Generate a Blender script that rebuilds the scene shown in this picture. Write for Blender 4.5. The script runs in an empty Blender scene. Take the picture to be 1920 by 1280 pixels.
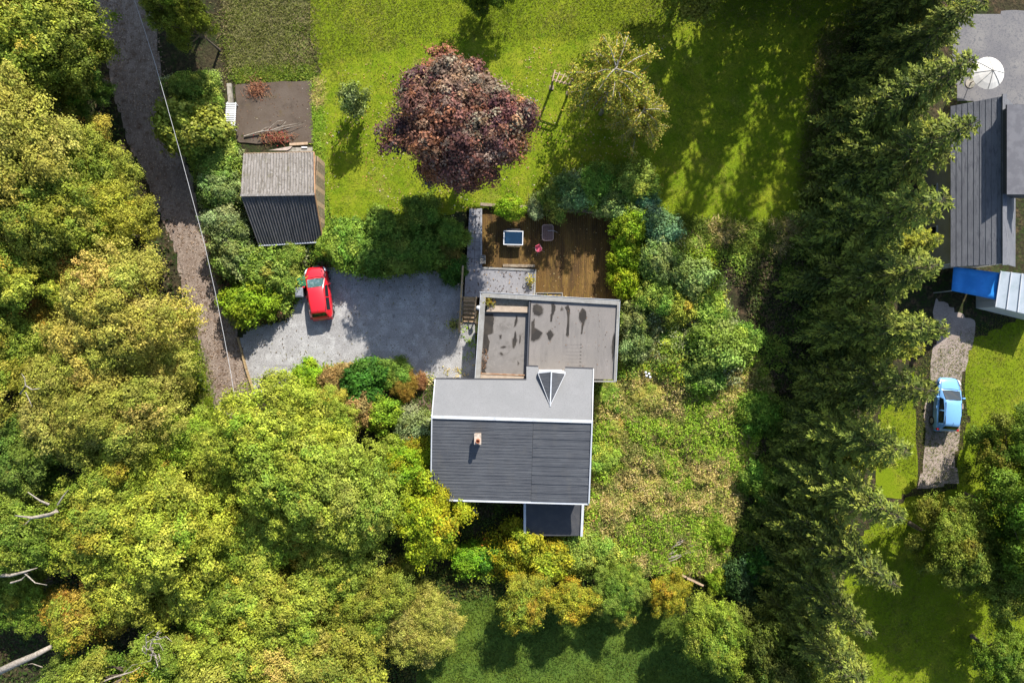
import bpy, math, random
import numpy as np
from mathutils import Vector

# ------------------------------------------------------------------ camera, sky, sun, exposure
H = 51.2                       # flying height of the camera in metres
F = 1280.0                     # focal length in photo pixels (photo is 1920 x 1280)
SUN_EL, SUN_AZ = 39.0, 21.0    # degrees; azimuth from +Y (image top) towards +X
scene = bpy.context.scene
col = scene.collection
cam_d = bpy.data.cameras.new('camera')
cam_d.sensor_width = 36.0
cam_d.lens = 24.0
cam_d.clip_end = 2000.0
cam = bpy.data.objects.new('camera', cam_d)
cam.location = (0, 0, H)
cam.rotation_euler = (0, 0, 0)
col.objects.link(cam)
scene.camera = cam

world = bpy.data.worlds.new('World')
scene.world = world
world.use_nodes = True
wn = world.node_tree.nodes
wn.clear()
sky = wn.new('ShaderNodeTexSky')
sky.sky_type = 'NISHITA'
sky.sun_disc = False
sky.sun_elevation = math.radians(SUN_EL)
sky.sun_rotation = math.radians(SUN_AZ)
bg = wn.new('ShaderNodeBackground')
bg.inputs['Strength'].default_value = 0.125
wo = wn.new('ShaderNodeOutputWorld')
world.node_tree.links.new(sky.outputs[0], bg.inputs[0])
world.node_tree.links.new(bg.outputs[0], wo.inputs[0])

sun_d = bpy.data.lights.new('sun', 'SUN')
sun_d.energy = 5.0
sun_d.angle = math.radians(0.5)
sun_d.color = (1.0, 0.945, 0.87)
sun = bpy.data.objects.new('sun', sun_d)
_sv = Vector((math.sin(math.radians(SUN_AZ)) * math.cos(math.radians(SUN_EL)),
              math.cos(math.radians(SUN_AZ)) * math.cos(math.radians(SUN_EL)),
              math.sin(math.radians(SUN_EL))))
sun.rotation_euler = (-_sv).to_track_quat('-Z', 'Y').to_euler()
sun.location = (0, 0, 60)
col.objects.link(sun)

scene.view_settings.view_transform = 'Standard'
scene.view_settings.look = 'None'
scene.view_settings.exposure = 0.9
scene.view_settings.gamma = 1.0
scene.render.engine = 'CYCLES'
scene.cycles.max_bounces = 6
scene.cycles.diffuse_bounces = 3
scene.cycles.glossy_bounces = 3
scene.cycles.transparent_max_bounces = 8
scene.cycles.use_denoising = True

rnd = random.Random(7)
nrg = np.random.default_rng(7)

# ------------------------------------------------------------------ helpers: ground height, pixel to place
def P(px, py, z=0.0):
    return Vector(((px - 960.0) * (H - z) / F, (640.0 - py) * (H - z) / F, z))

def sstep(a, b, x):
    t = np.clip((x - a) / (b - a), 0, 1)
    return t * t * (3 - 2 * t)

_perm = np.random.default_rng(3).random((256, 256))
def vnoise(x, y):
    x = np.asarray(x, float) + 1000.0; y = np.asarray(y, float) + 1000.0
    xi = np.floor(x).astype(int); yi = np.floor(y).astype(int)
    fx = x - xi; fy = y - yi
    fx = fx * fx * (3 - 2 * fx); fy = fy * fy * (3 - 2 * fy)
    g = lambda a, b: _perm[a % 256, b % 256]
    return ((g(xi, yi) * (1 - fx) + g(xi + 1, yi) * fx) * (1 - fy)
            + (g(xi, yi + 1) * (1 - fx) + g(xi + 1, yi + 1) * fx) * fy)

_LY = np.array([-40, -8.4, -3.6, 0.8, 7.6, 13.6, 19.6, 25.6, 60.0])
_LX = np.array([-15.0, -17.5, -19.4, -20.6, -22.7, -24.6, -26.4, -27.0, -30.0])
def lane_edge(y):
    return np.interp(y, _LY, _LX)

def gz(x, y):
    x = np.asarray(x, float); y = np.asarray(y, float)
    sx = sstep(0.4, 2.6, x - lane_edge(y))
    left = sstep(5.6, 7.8, y)
    right = sstep(-8.0, 8.0, y)
    m = sstep(8.2, 10.0, x)
    z = 0.8 * sx * (left * (1 - m) + right * m)
    wood = sstep(0.5, 4.0, lane_edge(y) - 4.2 - x)
    z = z + wood * 0.5 * vnoise(x * 0.3, y * 0.3)
    deck = (x > -3.55) & (x < 8.15) & (y < 9.75) & (y > 2.0)
    return np.where(deck, np.minimum(z, 0.15), z)

def G(px, py):
    z = 0.0
    for _ in range(4):
        p = P(px, py, z)
        z = float(gz(p.x, p.y))
    return P(px, py, z)

# ------------------------------------------------------------------ helpers: materials
MATS = {}
def rgb4(c): return (c[0], c[1], c[2], 1.0)

def new_mat(name):
    m = bpy.data.materials.new(name)
    m.use_nodes = True
    nt = m.node_tree
    nt.nodes.clear()
    out = nt.nodes.new('ShaderNodeOutputMaterial')
    return m, nt, out

def N(nt, t, **kw):
    n = nt.nodes.new(t)
    for k, v in kw.items():
        setattr(n, k, v)
    return n

def noise_fac(nt, scale, detail=4, rough=0.6, lo=0.35, hi=0.65, stretch=None, dist=0.0):
    tc = N(nt, 'ShaderNodeTexCoord')
    src = tc.outputs['Object']
    if stretch:
        mp = N(nt, 'ShaderNodeMapping')
        mp.inputs['Scale'].default_value = stretch
        nt.links.new(src, mp.inputs['Vector'])
        src = mp.outputs[0]
    nz = N(nt, 'ShaderNodeTexNoise')
    nz.inputs['Scale'].default_value = scale
    nz.inputs['Detail'].default_value = detail
    nz.inputs['Roughness'].default_value = rough
    nz.inputs['Distortion'].default_value = dist
    nt.links.new(src, nz.inputs['Vector'])
    mr = N(nt, 'ShaderNodeMapRange')
    mr.inputs['From Min'].default_value = lo
    mr.inputs['From Max'].default_value = hi
    nt.links.new(nz.outputs['Fac'], mr.inputs['Value'])
    return mr.outputs[0]

def mixc(nt, fac, a, b):
    m = N(nt, 'ShaderNodeMix', data_type='RGBA')
    if isinstance(fac, float): m.inputs[0].default_value = fac
    else: nt.links.new(fac, m.inputs[0])
    for i, v in ((6, a), (7, b)):
        if isinstance(v, tuple): m.inputs[i].default_value = rgb4(v)
        else: nt.links.new(v, m.inputs[i])
    return m.outputs[2]

def surf(name, base, layers=(), rough=0.8, metal=0.0, bump=None, spec=0.3, coat=0.0, island=0.0):
    """base colour, then layers of (colour, noise scale, lo, hi[, stretch]) mixed over it"""
    if name in MATS: return MATS[name]
    m, nt, out = new_mat(name)
    c = tuple(base)
    for L in layers:
        st = L[4] if len(L) > 4 else None
        f = noise_fac(nt, L[1], lo=L[2], hi=L[3], stretch=st, detail=5)
        c = mixc(nt, f, c, tuple(L[0]))
    if island:
        ge = N(nt, 'ShaderNodeNewGeometry')
        mr = N(nt, 'ShaderNodeMapRange')
        mr.inputs['To Min'].default_value = 1 - island
        mr.inputs['To Max'].default_value = 1 + island
        nt.links.new(ge.outputs['Random Per Island'], mr.inputs[0])
        hs = N(nt, 'ShaderNodeHueSaturation')
        nt.links.new(mr.outputs[0], hs.inputs['Value'])
        if isinstance(c, tuple): hs.inputs['Color'].default_value = rgb4(c)
        else: nt.links.new(c, hs.inputs['Color'])
        c = hs.outputs[0]
    b = N(nt, 'ShaderNodeBsdfPrincipled')
    if isinstance(c, tuple): b.inputs['Base Color'].default_value = rgb4(c)
    else: nt.links.new(c, b.inputs['Base Color'])
    b.inputs['Roughness'].default_value = rough
    b.inputs['Metallic'].default_value = metal
    b.inputs['Specular IOR Level'].default_value = spec
    b.inputs['Coat Weight'].default_value = coat
    b.inputs['Coat Roughness'].default_value = 0.05
    if bump:
        st = bump[2] if len(bump) > 2 else None
        f = noise_fac(nt, bump[0], lo=0.2, hi=0.8, stretch=st, detail=4)
        bp = N(nt, 'ShaderNodeBump')
        bp.inputs['Strength'].default_value = 1.0
        bp.inputs['Distance'].default_value = bump[1]
        nt.links.new(f, bp.inputs['Height'])
        nt.links.new(bp.outputs[0], b.inputs['Normal'])
    nt.links.new(b.outputs[0], out.inputs[0])
    MATS[name] = m
    return m

def leafmat(name, trans=0.22, rough=0.55, spec=0.12):
    """leaf colour from the mesh attribute, tinted by the object's own colour"""
    if name in MATS: return MATS[name]
    m, nt, out = new_mat(name)
    at = N(nt, 'ShaderNodeAttribute'); at.attribute_name = 'Col'
    oi = N(nt, 'ShaderNodeObjectInfo')
    mu = N(nt, 'ShaderNodeMix', data_type='RGBA', blend_type='MULTIPLY')
    mu.inputs[0].default_value = 1.0
    nt.links.new(at.outputs['Color'], mu.inputs[6])
    nt.links.new(oi.outputs['Color'], mu.inputs[7])
    b = N(nt, 'ShaderNodeBsdfPrincipled')
    b.inputs['Roughness'].default_value = rough
    b.inputs['Specular IOR Level'].default_value = spec
    t = N(nt, 'ShaderNodeBsdfTranslucent')
    nt.links.new(mu.outputs[2], b.inputs['Base Color'])
    nt.links.new(mu.outputs[2], t.inputs['Color'])
    ms = N(nt, 'ShaderNodeMixShader')
    ms.inputs[0].default_value = trans
    nt.links.new(b.outputs[0], ms.inputs[1])
    nt.links.new(t.outputs[0], ms.inputs[2])
    nt.links.new(ms.outputs[0], out.inputs[0])
    MATS[name] = m
    return m

# ------------------------------------------------------------------ helpers: meshes and objects
def tagit(o, label=None, cat=None, group=None, kind=None):
    if label: o['label'] = label
    if cat: o['category'] = cat
    if group: o['group'] = group
    if kind: o['kind'] = kind
    return o

def empty(name, loc, rz=0.0, label=None, cat=None, group=None):
    o = bpy.data.objects.new(name, None)
    o.empty_display_size = 0.3
    o.location = loc
    o.rotation_euler = (0, 0, rz)
    col.objects.link(o)
    return tagit(o, label, cat, group)

def link_mesh(name, me, parent=None):
    o = bpy.data.objects.new(name, me)
    col.objects.link(o)
    if parent is not None: o.parent = parent
    return o

class MB:
    """collects boxes, prisms, tubes and sheets, then links them as one mesh object"""
    def __init__(s): s.v = []; s.f = []
    def add(s, vs, fs):
        b = len(s.v)
        s.v += [tuple(q) for q in vs]
        s.f += [tuple(b + i for i in q) for q in fs]
        return s
    def box(s, x0, x1, y0, y1, z0, z1):
        return s.prism([(x0, y0), (x1, y0), (x1, y1), (x0, y1)], z0, z1)
    def prism(s, pts, z0, z1):
        a = sum(pts[i][0] * pts[(i + 1) % len(pts)][1] - pts[(i + 1) % len(pts)][0] * pts[i][1] for i in range(len(pts)))
        if a < 0: pts = pts[::-1]
        n = len(pts)
        zl = z0 if isinstance(z0, (list, tuple)) else [z0] * n
        zh = z1 if isinstance(z1, (list, tuple)) else [z1] * n
        if a < 0 and isinstance(z0, (list, tuple)): zl = zl[::-1]
        if a < 0 and isinstance(z1, (list, tuple)): zh = zh[::-1]
        vs = [(p[0], p[1], z) for p, z in zip(pts, zl)] + [(p[0], p[1], z) for p, z in zip(pts, zh)]
        fs = [tuple(range(n - 1, -1, -1)), tuple(range(n, 2 * n))]
        fs += [(i, (i + 1) % n, n + (i + 1) % n, n + i) for i in range(n)]
        return s.add(vs, fs)
    def bar(s, a, b, w, h):
        """box along a line a-b (3-D points), w wide across, h thick, line at its centre"""
        a = Vector(a); b = Vector(b)
        d = (b - a).normalized()
        up = Vector((0, 0, 1)) if abs(d.z) < 0.95 else Vector((0, 1, 0))
        sd = d.cross(up).normalized() * (w / 2)
        u2 = sd.normalized().cross(d).normalized() * (h / 2)
        vs = [p + q for p in (a, b) for q in (-sd - u2, sd - u2, sd + u2, -sd + u2)]
        return s.add(vs, [(3, 2, 1, 0), (4, 5, 6, 7), (0, 1, 5, 4), (1, 2, 6, 5), (2, 3, 7, 6), (3, 0, 4, 7)])
    def tube(s, pts, radii, n=6, cap=True):
        pts = [Vector(p) for p in pts]
        if not isinstance(radii, (list, tuple)): radii = [radii] * len(pts)
        vs = []; fs = []
        for i, p in enumerate(pts):
            d = (pts[min(i + 1, len(pts) - 1)] - pts[max(i - 1, 0)])
            d = d.normalized() if d.length > 1e-6 else Vector((0, 0, 1))
            up = Vector((1, 0, 0)) if abs(d.x) < 0.8 else Vector((0, 1, 0))
            a = d.cross(up).normalized(); b = d.cross(a)
            for k in range(n):
                t = 2 * math.pi * k / n
                vs.append(p + (a * math.cos(t) + b * math.sin(t)) * radii[i])
        for i in range(len(pts) - 1):
            for k in range(n):
                fs.append((i * n + k, i * n + (k + 1) % n, (i + 1) * n + (k + 1) % n, (i + 1) * n + k))
        if cap:
            fs.append(tuple(range(n - 1, -1, -1)))
            fs.append(tuple(range((len(pts) - 1) * n, len(pts) * n)))
        return s.add(vs, fs)
    def quad(s, *pts): return s.add(pts, [tuple(range(len(pts)))])
    def lathe(s, prof, n=16, c=(0, 0, 0)):
        vs = []; fs = []
        for r, z in prof:
            for k in range(n):
                t = 2 * math.pi * k / n
                vs.append((c[0] + r * math.cos(t), c[1] + r * math.sin(t), c[2] + z))
        for i in range(len(prof) - 1):
            for k in range(n):
                fs.append((i * n + k, i * n + (k + 1) % n, (i + 1) * n + (k + 1) % n, (i + 1) * n + k))
        fs.append(tuple(range(n - 1, -1, -1)))
        fs.append(tuple(range((len(prof) - 1) * n, len(prof) * n)))
        return s.add(vs, fs)
    def build(s, name, mat, parent=None, off=None, smooth=False, bevel=0.0):
        """off: the parent's place, taken off world coordinates; None when coordinates are local"""
        me = bpy.data.meshes.new(name)
        v = s.v
        if off is not None:
            v = [(q[0] - off[0], q[1] - off[1], q[2] - off[2]) for q in v]
        me.from_pydata(v, [], s.f)
        if mat is not None: me.materials.append(mat)
        if smooth:
            me.polygons.foreach_set('use_smooth', [True] * len(me.polygons))
        me.update()
        o = link_mesh(name, me, parent)
        if bevel:
            md = o.modifiers.new('bevel', 'BEVEL')
            md.width = bevel; md.segments = 2; md.limit_method = 'ANGLE'
        return o

def inside(poly, x, y):
    poly = np.asarray(poly, float)
    r = np.zeros(np.shape(x), bool)
    j = len(poly) - 1
    for i in range(len(poly)):
        xi, yi = poly[i]; xj, yj = poly[j]
        c = ((yi > y) != (yj > y)) & (x < (xj - xi) * (y - yi) / (yj - yi + 1e-12) + xi)
        r ^= c
        j = i
    return r

def gpoly(pts):
    return [tuple(G(*p)[:2]) for p in pts]

def sheet(name, pts, mat, dz=0.012, res=0.3, kind='structure', wob=0.25, label=None, cat=None):
    """flat piece of the setting that follows the ground inside a photo-pixel outline"""
    poly = gpoly(pts)
    # round the outline a little so that no edge runs dead straight
    fine = []
    for i in range(len(poly)):
        a = Vector(poly[i]); b = Vector(poly[(i + 1) % len(poly)])
        n = max(1, int((b - a).length / 0.8))
        for k in range(n):
            q = a.lerp(b, k / n)
            fine.append((q.x + wob * (vnoise(q.x * 0.9, q.y * 0.9) - 0.5) * 2, q.y + wob * (vnoise(q.x * 0.9 + 50, q.y * 0.9) - 0.5) * 2))
    poly = np.array(fine)
    x0, y0 = poly.min(0) - res; x1, y1 = poly.max(0) + res
    nx = int((x1 - x0) / res) + 2; ny = int((y1 - y0) / res) + 2
    xs = x0 + np.arange(nx) * res; ys = y0 + np.arange(ny) * res
    gx, gy = np.meshgrid(xs, ys)
    cin = inside(poly, (gx[:-1, :-1] + res / 2), (gy[:-1, :-1] + res / 2))
    # pull border corners onto the outline
    ok = inside(poly, gx, gy)
    touch = np.zeros_like(ok)
    touch[:-1, :-1] |= cin; touch[1:, :-1] |= cin; touch[:-1, 1:] |= cin; touch[1:, 1:] |= cin
    bi = np.argwhere(touch & ~ok)
    if len(bi):
        A = poly; B = np.roll(poly, -1, 0)
        for (r, c) in bi:
            p = np.array([gx[r, c], gy[r, c]])
            t = np.clip(((p - A) * (B - A)).sum(1) / (((B - A) ** 2).sum(1) + 1e-9), 0, 1)
            q = A + (B - A) * t[:, None]
            k = np.argmin(((q - p) ** 2).sum(1))
            gx[r, c], gy[r, c] = q[k]
    z = gz(gx, gy) + dz
    idx = -np.ones(gx.shape, int)
    idx[touch] = np.arange(touch.sum())
    vs = np.stack([gx[touch], gy[touch], z[touch]], 1)
    rr, cc = np.nonzero(cin)
    fs = np.stack([idx[rr, cc], idx[rr, cc + 1], idx[rr + 1, cc + 1], idx[rr + 1, cc]], 1)
    me = bpy.data.meshes.new(name)
    me.from_pydata(vs.tolist(), [], fs.tolist())
    me.materials.append(mat)
    me.polygons.foreach_set('use_smooth', [True] * len(me.polygons))
    o = link_mesh(name, me)
    return tagit(o, label, cat, kind=kind)

# ------------------------------------------------------------------ helpers: foliage
def leaf_mesh(name, c, nrm, size, colr, aspect=0.62, axis=None, mat=None):
    """c, nrm (n,3); size (n); colr (n,3): one rhombic leaf each"""
    n = len(c)
    g = np.random.default_rng(n)
    nrm = nrm / (np.linalg.norm(nrm, axis=1, keepdims=True) + 1e-9)
    if axis is None:
        axis = g.normal(size=(n, 3))
    t = axis - nrm * (axis * nrm).sum(1, keepdims=True)
    t /= (np.linalg.norm(t, axis=1, keepdims=True) + 1e-9)
    b = np.cross(nrm, t)
    h = (size / 2)[:, None]
    w = h * aspect
    v = np.stack([c - t * h, c + b * w - t * h * 0.12 + nrm * h * 0.12, c + t * h, c - b * w - t * h * 0.12 + nrm * h * 0.12], 1).reshape(-1, 3)
    me = bpy.data.meshes.new(name)
    me.vertices.add(n * 4)
    me.vertices.foreach_set('co', v.astype(np.float32).ravel())
    me.loops.add(n * 4)
    me.loops.foreach_set('vertex_index', np.arange(n * 4, dtype=np.int32))
    me.polygons.add(n)
    me.polygons.foreach_set('loop_start', np.arange(0, n * 4, 4, dtype=np.int32))
    me.polygons.foreach_set('loop_total', np.full(n, 4, dtype=np.int32))
    at = me.attributes.new('Col', 'FLOAT_COLOR', 'POINT')
    cc = np.ones((n, 4, 4), np.float32)
    cc[:, :, :3] = np.clip(colr, 0, 1)[:, None, :]
    at.data.foreach_set('color', cc.ravel())
    me.update(calc_edges=True)
    if mat: me.materials.append(mat)
    return me

def pick(g, pal, n):
    """pal: list of (weight, colour)"""
    w = np.array([p[0] for p in pal], float); w /= w.sum()
    cs = np.array([p[1] for p in pal])
    return cs[g.choice(len(pal), n, p=w)]

def crown_points(g, R, z0, z1, lobes, ncl, nleaf, cr, pal, lobe_k=0.38, up=0.5, lowest=-0.35, jit=0.22, stray=0.35):
    """returns leaf centres, normals, colours, and the lobe centres that limbs reach for"""
    zc = z0 + (z1 - z0) * 0.42
    L = []
    ang0 = g.random() * 6.28
    for i in range(lobes):
        a = ang0 + i * 2.39996 + g.normal() * 0.28
        rr = math.sqrt((i + 0.5) / lobes) * R * 0.74 * (0.72 + 0.5 * g.random())
        lr = R * lobe_k * (0.55 + 0.75 * g.random())
        zt = zc + (z1 - zc) * math.sqrt(max(0.0, 1 - (rr / R) ** 2)) * (0.74 + 0.34 * g.random())
        L.append((rr * math.cos(a), rr * math.sin(a), max(zt - lr * 0.8, z0 + lr * 0.4), lr))
        if i % 2 == 0:          # lower skirt
            L.append((rr * 1.12 * math.cos(a + 0.5), rr * 1.12 * math.sin(a + 0.5), max(z0 + (zc - z0) * (0.4 + 0.5 * g.random()), z0 + lr * 0.3), lr * 0.9))
    L = np.array(L)
    k = len(L)
    li = np.repeat(np.arange(k), ncl)
    d = g.normal(size=(len(li), 3))
    d /= np.linalg.norm(d, axis=1, keepdims=True)
    d[:, 2] = np.where(d[:, 2] < lowest, -d[:, 2], d[:, 2])
    rad = L[li, 3] * (0.5 + 0.55 * g.random(len(li)) + stray * g.random(len(li)) ** 4)
    cc = L[li, :3] + d * rad[:, None] * np.array([1, 1, 0.8])
    cc[:, 2] = np.maximum(cc[:, 2], z0)
    lobecol = pick(g, pal, k) * (1 + 0.08 * g.normal(size=(k, 3)))
    mixf = 0.35 + 0.4 * g.random((len(li), 1))
    ccol = (pick(g, pal, len(li)) * (1 - mixf) + lobecol[li] * mixf) * (1 + jit * g.normal(size=(len(li), 1)))
    ci = np.repeat(np.arange(len(cc)), nleaf)
    off = g.normal(size=(len(ci), 3)) * cr
    rad2 = (off[:, :2] ** 2).sum(1) / cr ** 2
    off[:, 2] = off[:, 2] * 0.3 + cr * (0.9 * np.exp(-rad2 * 0.5) - 0.5) * 1.3
    c = cc[ci] + off
    nr = d[ci] * 0.5 + np.array([0, 0, up]) + g.normal(size=(len(ci), 3)) * 0.5 + off / cr * 0.42
    colr = ccol[ci] * (1 + 0.2 * g.normal(size=(len(ci), 1)))
    return c, nr, np.clip(colr, 0.004, 0.9), L, cc

def trunk_mesh(name, g, R, z0, z1, L, cc, r0, mat, twigs=40):
    mb = MB()
    top = z0 + (z1 - z0) * 0.55
    lean = g.normal(size=2) * 0.25
    tp = [(0, 0, -0.3), (0, 0, 0.25), (lean[0] * 0.4, lean[1] * 0.4, max(z0 * 0.6, 0.5)), (lean[0], lean[1], top * 0.75), (lean[0] * 1.3, lean[1] * 1.3, top)]
    mb.tube(tp, [r0 * 1.5, r0, r0 * 0.85, r0 * 0.6, r0 * 0.3], 8)
    for q in L:
        s0 = Vector((lean[0], lean[1], min(top * 0.95, max(0.3, q[2] * (0.45 + 0.25 * g.random())))))
        e = Vector(q[:3])
        m = s0.lerp(e, 0.5) + Vector(g.normal(size=3) * R * 0.05) + Vector((0, 0, R * 0.06))
        mb.tube([s0, m, e], [r0 * 0.42, r0 * 0.28, r0 * 0.1], 5, cap=False)
    for i in g.choice(len(cc), min(twigs, len(cc)), replace=False):
        e = Vector(cc[i])
        q = min(L, key=lambda w: (w[0] - e.x) ** 2 + (w[1] - e.y) ** 2 + (w[2] - e.z) ** 2)
        mb.tube([Vector(q[:3]), Vector(q[:3]).lerp(e, 0.6) + Vector(g.normal(size=3) * 0.08), e], [r0 * 0.12, r0 * 0.08, 0.012], 4, cap=False)
    me = bpy.data.meshes.new(name)
    me.from_pydata(mb.v, [], mb.f)
    me.materials.append(mat)
    me.polygons.foreach_set('use_smooth', [True] * len(me.polygons))
    return me

KINDSTORE = {}
def broadleaf(kind, variant, R, z0, z1, lobes, ncl, nleaf, leaf, cr, pal, r0=0.22, bark=None, trans=0.3, aspect=0.62, twigs=40, jit=0.22, lobe_k=0.38, up=0.5, stray=0.35):
    """unit plant of a kind: (crown mesh, trunk mesh, R, z1), made once and shared"""
    key = (kind, variant)
    if key in KINDSTORE: return KINDSTORE[key]
    g = np.random.default_rng(sum(ord(ch) for ch in kind) * 31 + variant)
    c, nr, cl, L, cc = crown_points(g, R, z0, z1, lobes, ncl, nleaf, cr, pal, jit=jit, lobe_k=lobe_k, up=up, stray=stray)
    size = leaf * (0.7 + 0.6 * g.random(len(c)))
    cm = leaf_mesh(kind + '_crown', c, nr, size, cl, aspect=aspect, mat=leafmat('leaf', trans))
    tm = trunk_mesh(kind + '_trunk', g, R, z0, z1, L, cc, r0, bark or MATS['bark'], twigs)
    KINDSTORE[key] = (cm, tm, R, z1)
    return KINDSTORE[key]

def plant(name, store, px, py, scale, label, cat, group=None, tint=(1, 1, 1), zc=None, rz=None, sz=None, parts=('trunk', 'crown'), loc=None, asp=None):
    """px,py: where the crown's middle shows in the photo; the stem stands straight below it"""
    cm, tm, R, z1 = store
    sz = sz or scale
    if loc is None:
        zg = 0.0
        zz = (z1 * sz * 0.62) if zc is None else zc
        for _ in range(3):
            p = P(px, py, zz + zg)
            zg = float(gz(p.x, p.y))
        loc = (p.x, p.y, zg)
    o = empty(name, loc, rnd.random() * 6.28 if rz is None else rz, label, cat, group)
    sx_ = asp or (0.88 + 0.26 * rnd.random())
    o.scale = (scale * sx_, scale / sx_, sz)
    t = link_mesh(parts[0], tm, o)
    c = link_mesh(parts[1], cm, o)
    c.color = (tint[0], tint[1], tint[2], 1)
    return o

# ------------------------------------------------------------------ materials
surf('bark', (0.10, 0.075, 0.055), [((0.16, 0.13, 0.10), 6, 0.4, 0.6)], 0.9, bump=(14, 0.03))
surf('bark_pale', (0.42, 0.39, 0.34), [((0.06, 0.05, 0.045), 3.0, 0.56, 0.62), ((0.3, 0.26, 0.2), 8, 0.4, 0.6)], 0.8)
surf('deadwood', (0.34, 0.30, 0.25), [((0.2, 0.17, 0.13), 7, 0.4, 0.6)], 0.85, bump=(18, 0.01))
surf('ground', (0.050, 0.045, 0.025), [((0.027, 0.045, 0.013), 0.35, 0.42, 0.6), ((0.099, 0.068, 0.041), 1.6, 0.5, 0.68), ((0.032, 0.027, 0.018), 5, 0.45, 0.6)], 0.95, bump=(6, 0.06), spec=0.0)
surf('lawn', (0.1737, 0.2314, 0.0131), [((0.2240, 0.2128, 0.0504), 0.6, 0.55, 0.75), ((0.2343, 0.2587, 0.0198), 0.25, 0.4, 0.62), ((0.1279, 0.1958, 0.0100), 0.9, 0.45, 0.65), ((0.3017, 0.2657, 0.0463), 2.2, 0.58, 0.74), ((0.1049, 0.1614, 0.0100), 9, 0.5, 0.7)], 0.9, bump=(22, 0.035), spec=0.0)
surf('neighbour_lawn', (0.1729, 0.2252, 0.0128), [((0.1384, 0.1960, 0.0096), 0.2, 0.4, 0.6), ((0.2212, 0.2373, 0.0221), 0.6, 0.5, 0.7), ((0.1112, 0.1538, 0.0096), 8, 0.5, 0.7)], 0.9, bump=(22, 0.03), spec=0.0)
surf('gravel', (0.3284, 0.3221, 0.3141), [((0.1575, 0.1522, 0.1470), 0.55, 0.54, 0.72, (0.35, 2.4, 1)), ((0.2483, 0.2407, 0.2332), 0.35, 0.4, 0.62), ((0.4074, 0.4047, 0.3938), 1.3, 0.48, 0.66), ((0.1683, 0.1580, 0.1497), 2.4, 0.60, 0.74, (1, 0.35, 1)), ((0.1991, 0.1947, 0.1927), 14, 0.52, 0.62), ((0.4772, 0.4707, 0.4589), 20, 0.56, 0.66)], 0.95, bump=(26, 0.03))
surf('lane', (0.2027, 0.1539, 0.1214), [((0.2877, 0.2332, 0.1914), 0.9, 0.42, 0.62, (1.6, 0.5, 1)), ((0.1270, 0.0843, 0.0561), 2.2, 0.5, 0.66), ((0.3612, 0.2871, 0.2337), 9, 0.55, 0.66, (1, 0.5, 1)), ((0.0851, 0.0598, 0.0377), 14, 0.56, 0.68)], 0.95, bump=(16, 0.05))
surf('concrete_brown', (0.0794, 0.0583, 0.0422), [((0.0998, 0.0769, 0.0583), 0.5, 0.4, 0.62), ((0.0558, 0.0422, 0.0304), 0.9, 0.55, 0.7), ((0.0887, 0.0651, 0.0329), 1.6, 0.58, 0.74), ((0.1073, 0.0837, 0.0651), 12, 0.56, 0.68)], 0.9, bump=(24, 0.006))
surf('timber', (0.3402, 0.2457, 0.1229), [((0.2362, 0.1607, 0.0851), 3, 0.42, 0.62, (1, 6, 1)), ((0.3969, 0.3119, 0.1890), 9, 0.55, 0.7)], 0.8, bump=(16, 0.006))
surf('timber_old', (0.25, 0.20, 0.14), [((0.16, 0.12, 0.08), 5, 0.42, 0.62), ((0.33, 0.28, 0.2), 9, 0.55, 0.7)], 0.85, bump=(16, 0.006))
surf('timber_pale', (0.4200, 0.3024, 0.2016), [((0.3192, 0.2184, 0.1344), 4, 0.45, 0.65)], 0.8)
surf('white_paint', (0.585, 0.593, 0.600), [((0.495, 0.503, 0.510), 4, 0.5, 0.7)], 0.5)
surf('dark_hole', (0.02, 0.02, 0.02), [], 0.95)

# ================================================================== THE SETTING
def build_ground():
    core_x = np.arange(-46, 46.01, 0.4); core_y = np.arange(-34, 40.01, 0.4)
    ext = np.array([3, 8, 16, 30, 60, 120, 250, 500.0])
    xs = np.concatenate([-46 - ext[::-1], core_x, 46 + ext])
    ys = np.concatenate([-34 - ext[::-1], core_y, 40 + ext])
    gx, gy = np.meshgrid(xs, ys)
    gzv = gz(gx, gy)
    nx = len(xs); ny = len(ys)
    vs = np.stack([gx.ravel(), gy.ravel(), gzv.ravel()], 1)
    r, c = np.meshgrid(np.arange(ny - 1), np.arange(nx - 1), indexing='ij')
    a = (r * nx + c).ravel()
    fs = np.stack([a, a + 1, a + nx + 1, a + nx], 1)
    me = bpy.data.meshes.new('ground')
    me.from_pydata(vs.tolist(), [], fs.tolist())
    me.materials.append(MATS['ground'])
    me.polygons.foreach_set('use_smooth', [True] * len(me.polygons))
    tagit(link_mesh('ground', me), kind='structure')
build_ground()

sheet('lawn', [(600, 120), (800, 60), (1100, 60), (1300, 40), (1600, 30), (1560, 150), (1530, 260), (1530, 420), (1440, 432), (1300, 425), (1215, 410), (1200, 345), (1050, 380), (1020, 392), (900, 388), (860, 395), (700, 440), (620, 425), (606, 350), (598, 260)], MATS['lawn'], 0.02)
sheet('neighbour_lawn', [(570, -260), (1800, -260), (1770, -30), (1600, 60), (1300, 66), (1100, 84), (800, 84), (604, 140), (575, 60)], MATS['neighbour_lawn'], 0.016, 0.5)
surf('dry_plot', (0.13, 0.13, 0.045), [((0.11, 0.14, 0.02), 0.5, 0.45, 0.65), ((0.19, 0.16, 0.085), 1.5, 0.5, 0.7)], 0.95, bump=(14, 0.05))
sheet('dry_plot', [(420, -60), (570, -60), (578, 70), (590, 128), (430, 140), (425, 60)], MATS['dry_plot'], 0.02, 0.4)
sheet('far_lawn', [(1800, 640), (1990, 560), (2050, 1400), (1840, 1400), (1560, 1400), (1560, 1180), (1600, 1010), (1700, 930), (1790, 910), (1815, 780)], MATS['neighbour_lawn'], 0.016, 0.5)
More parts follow.
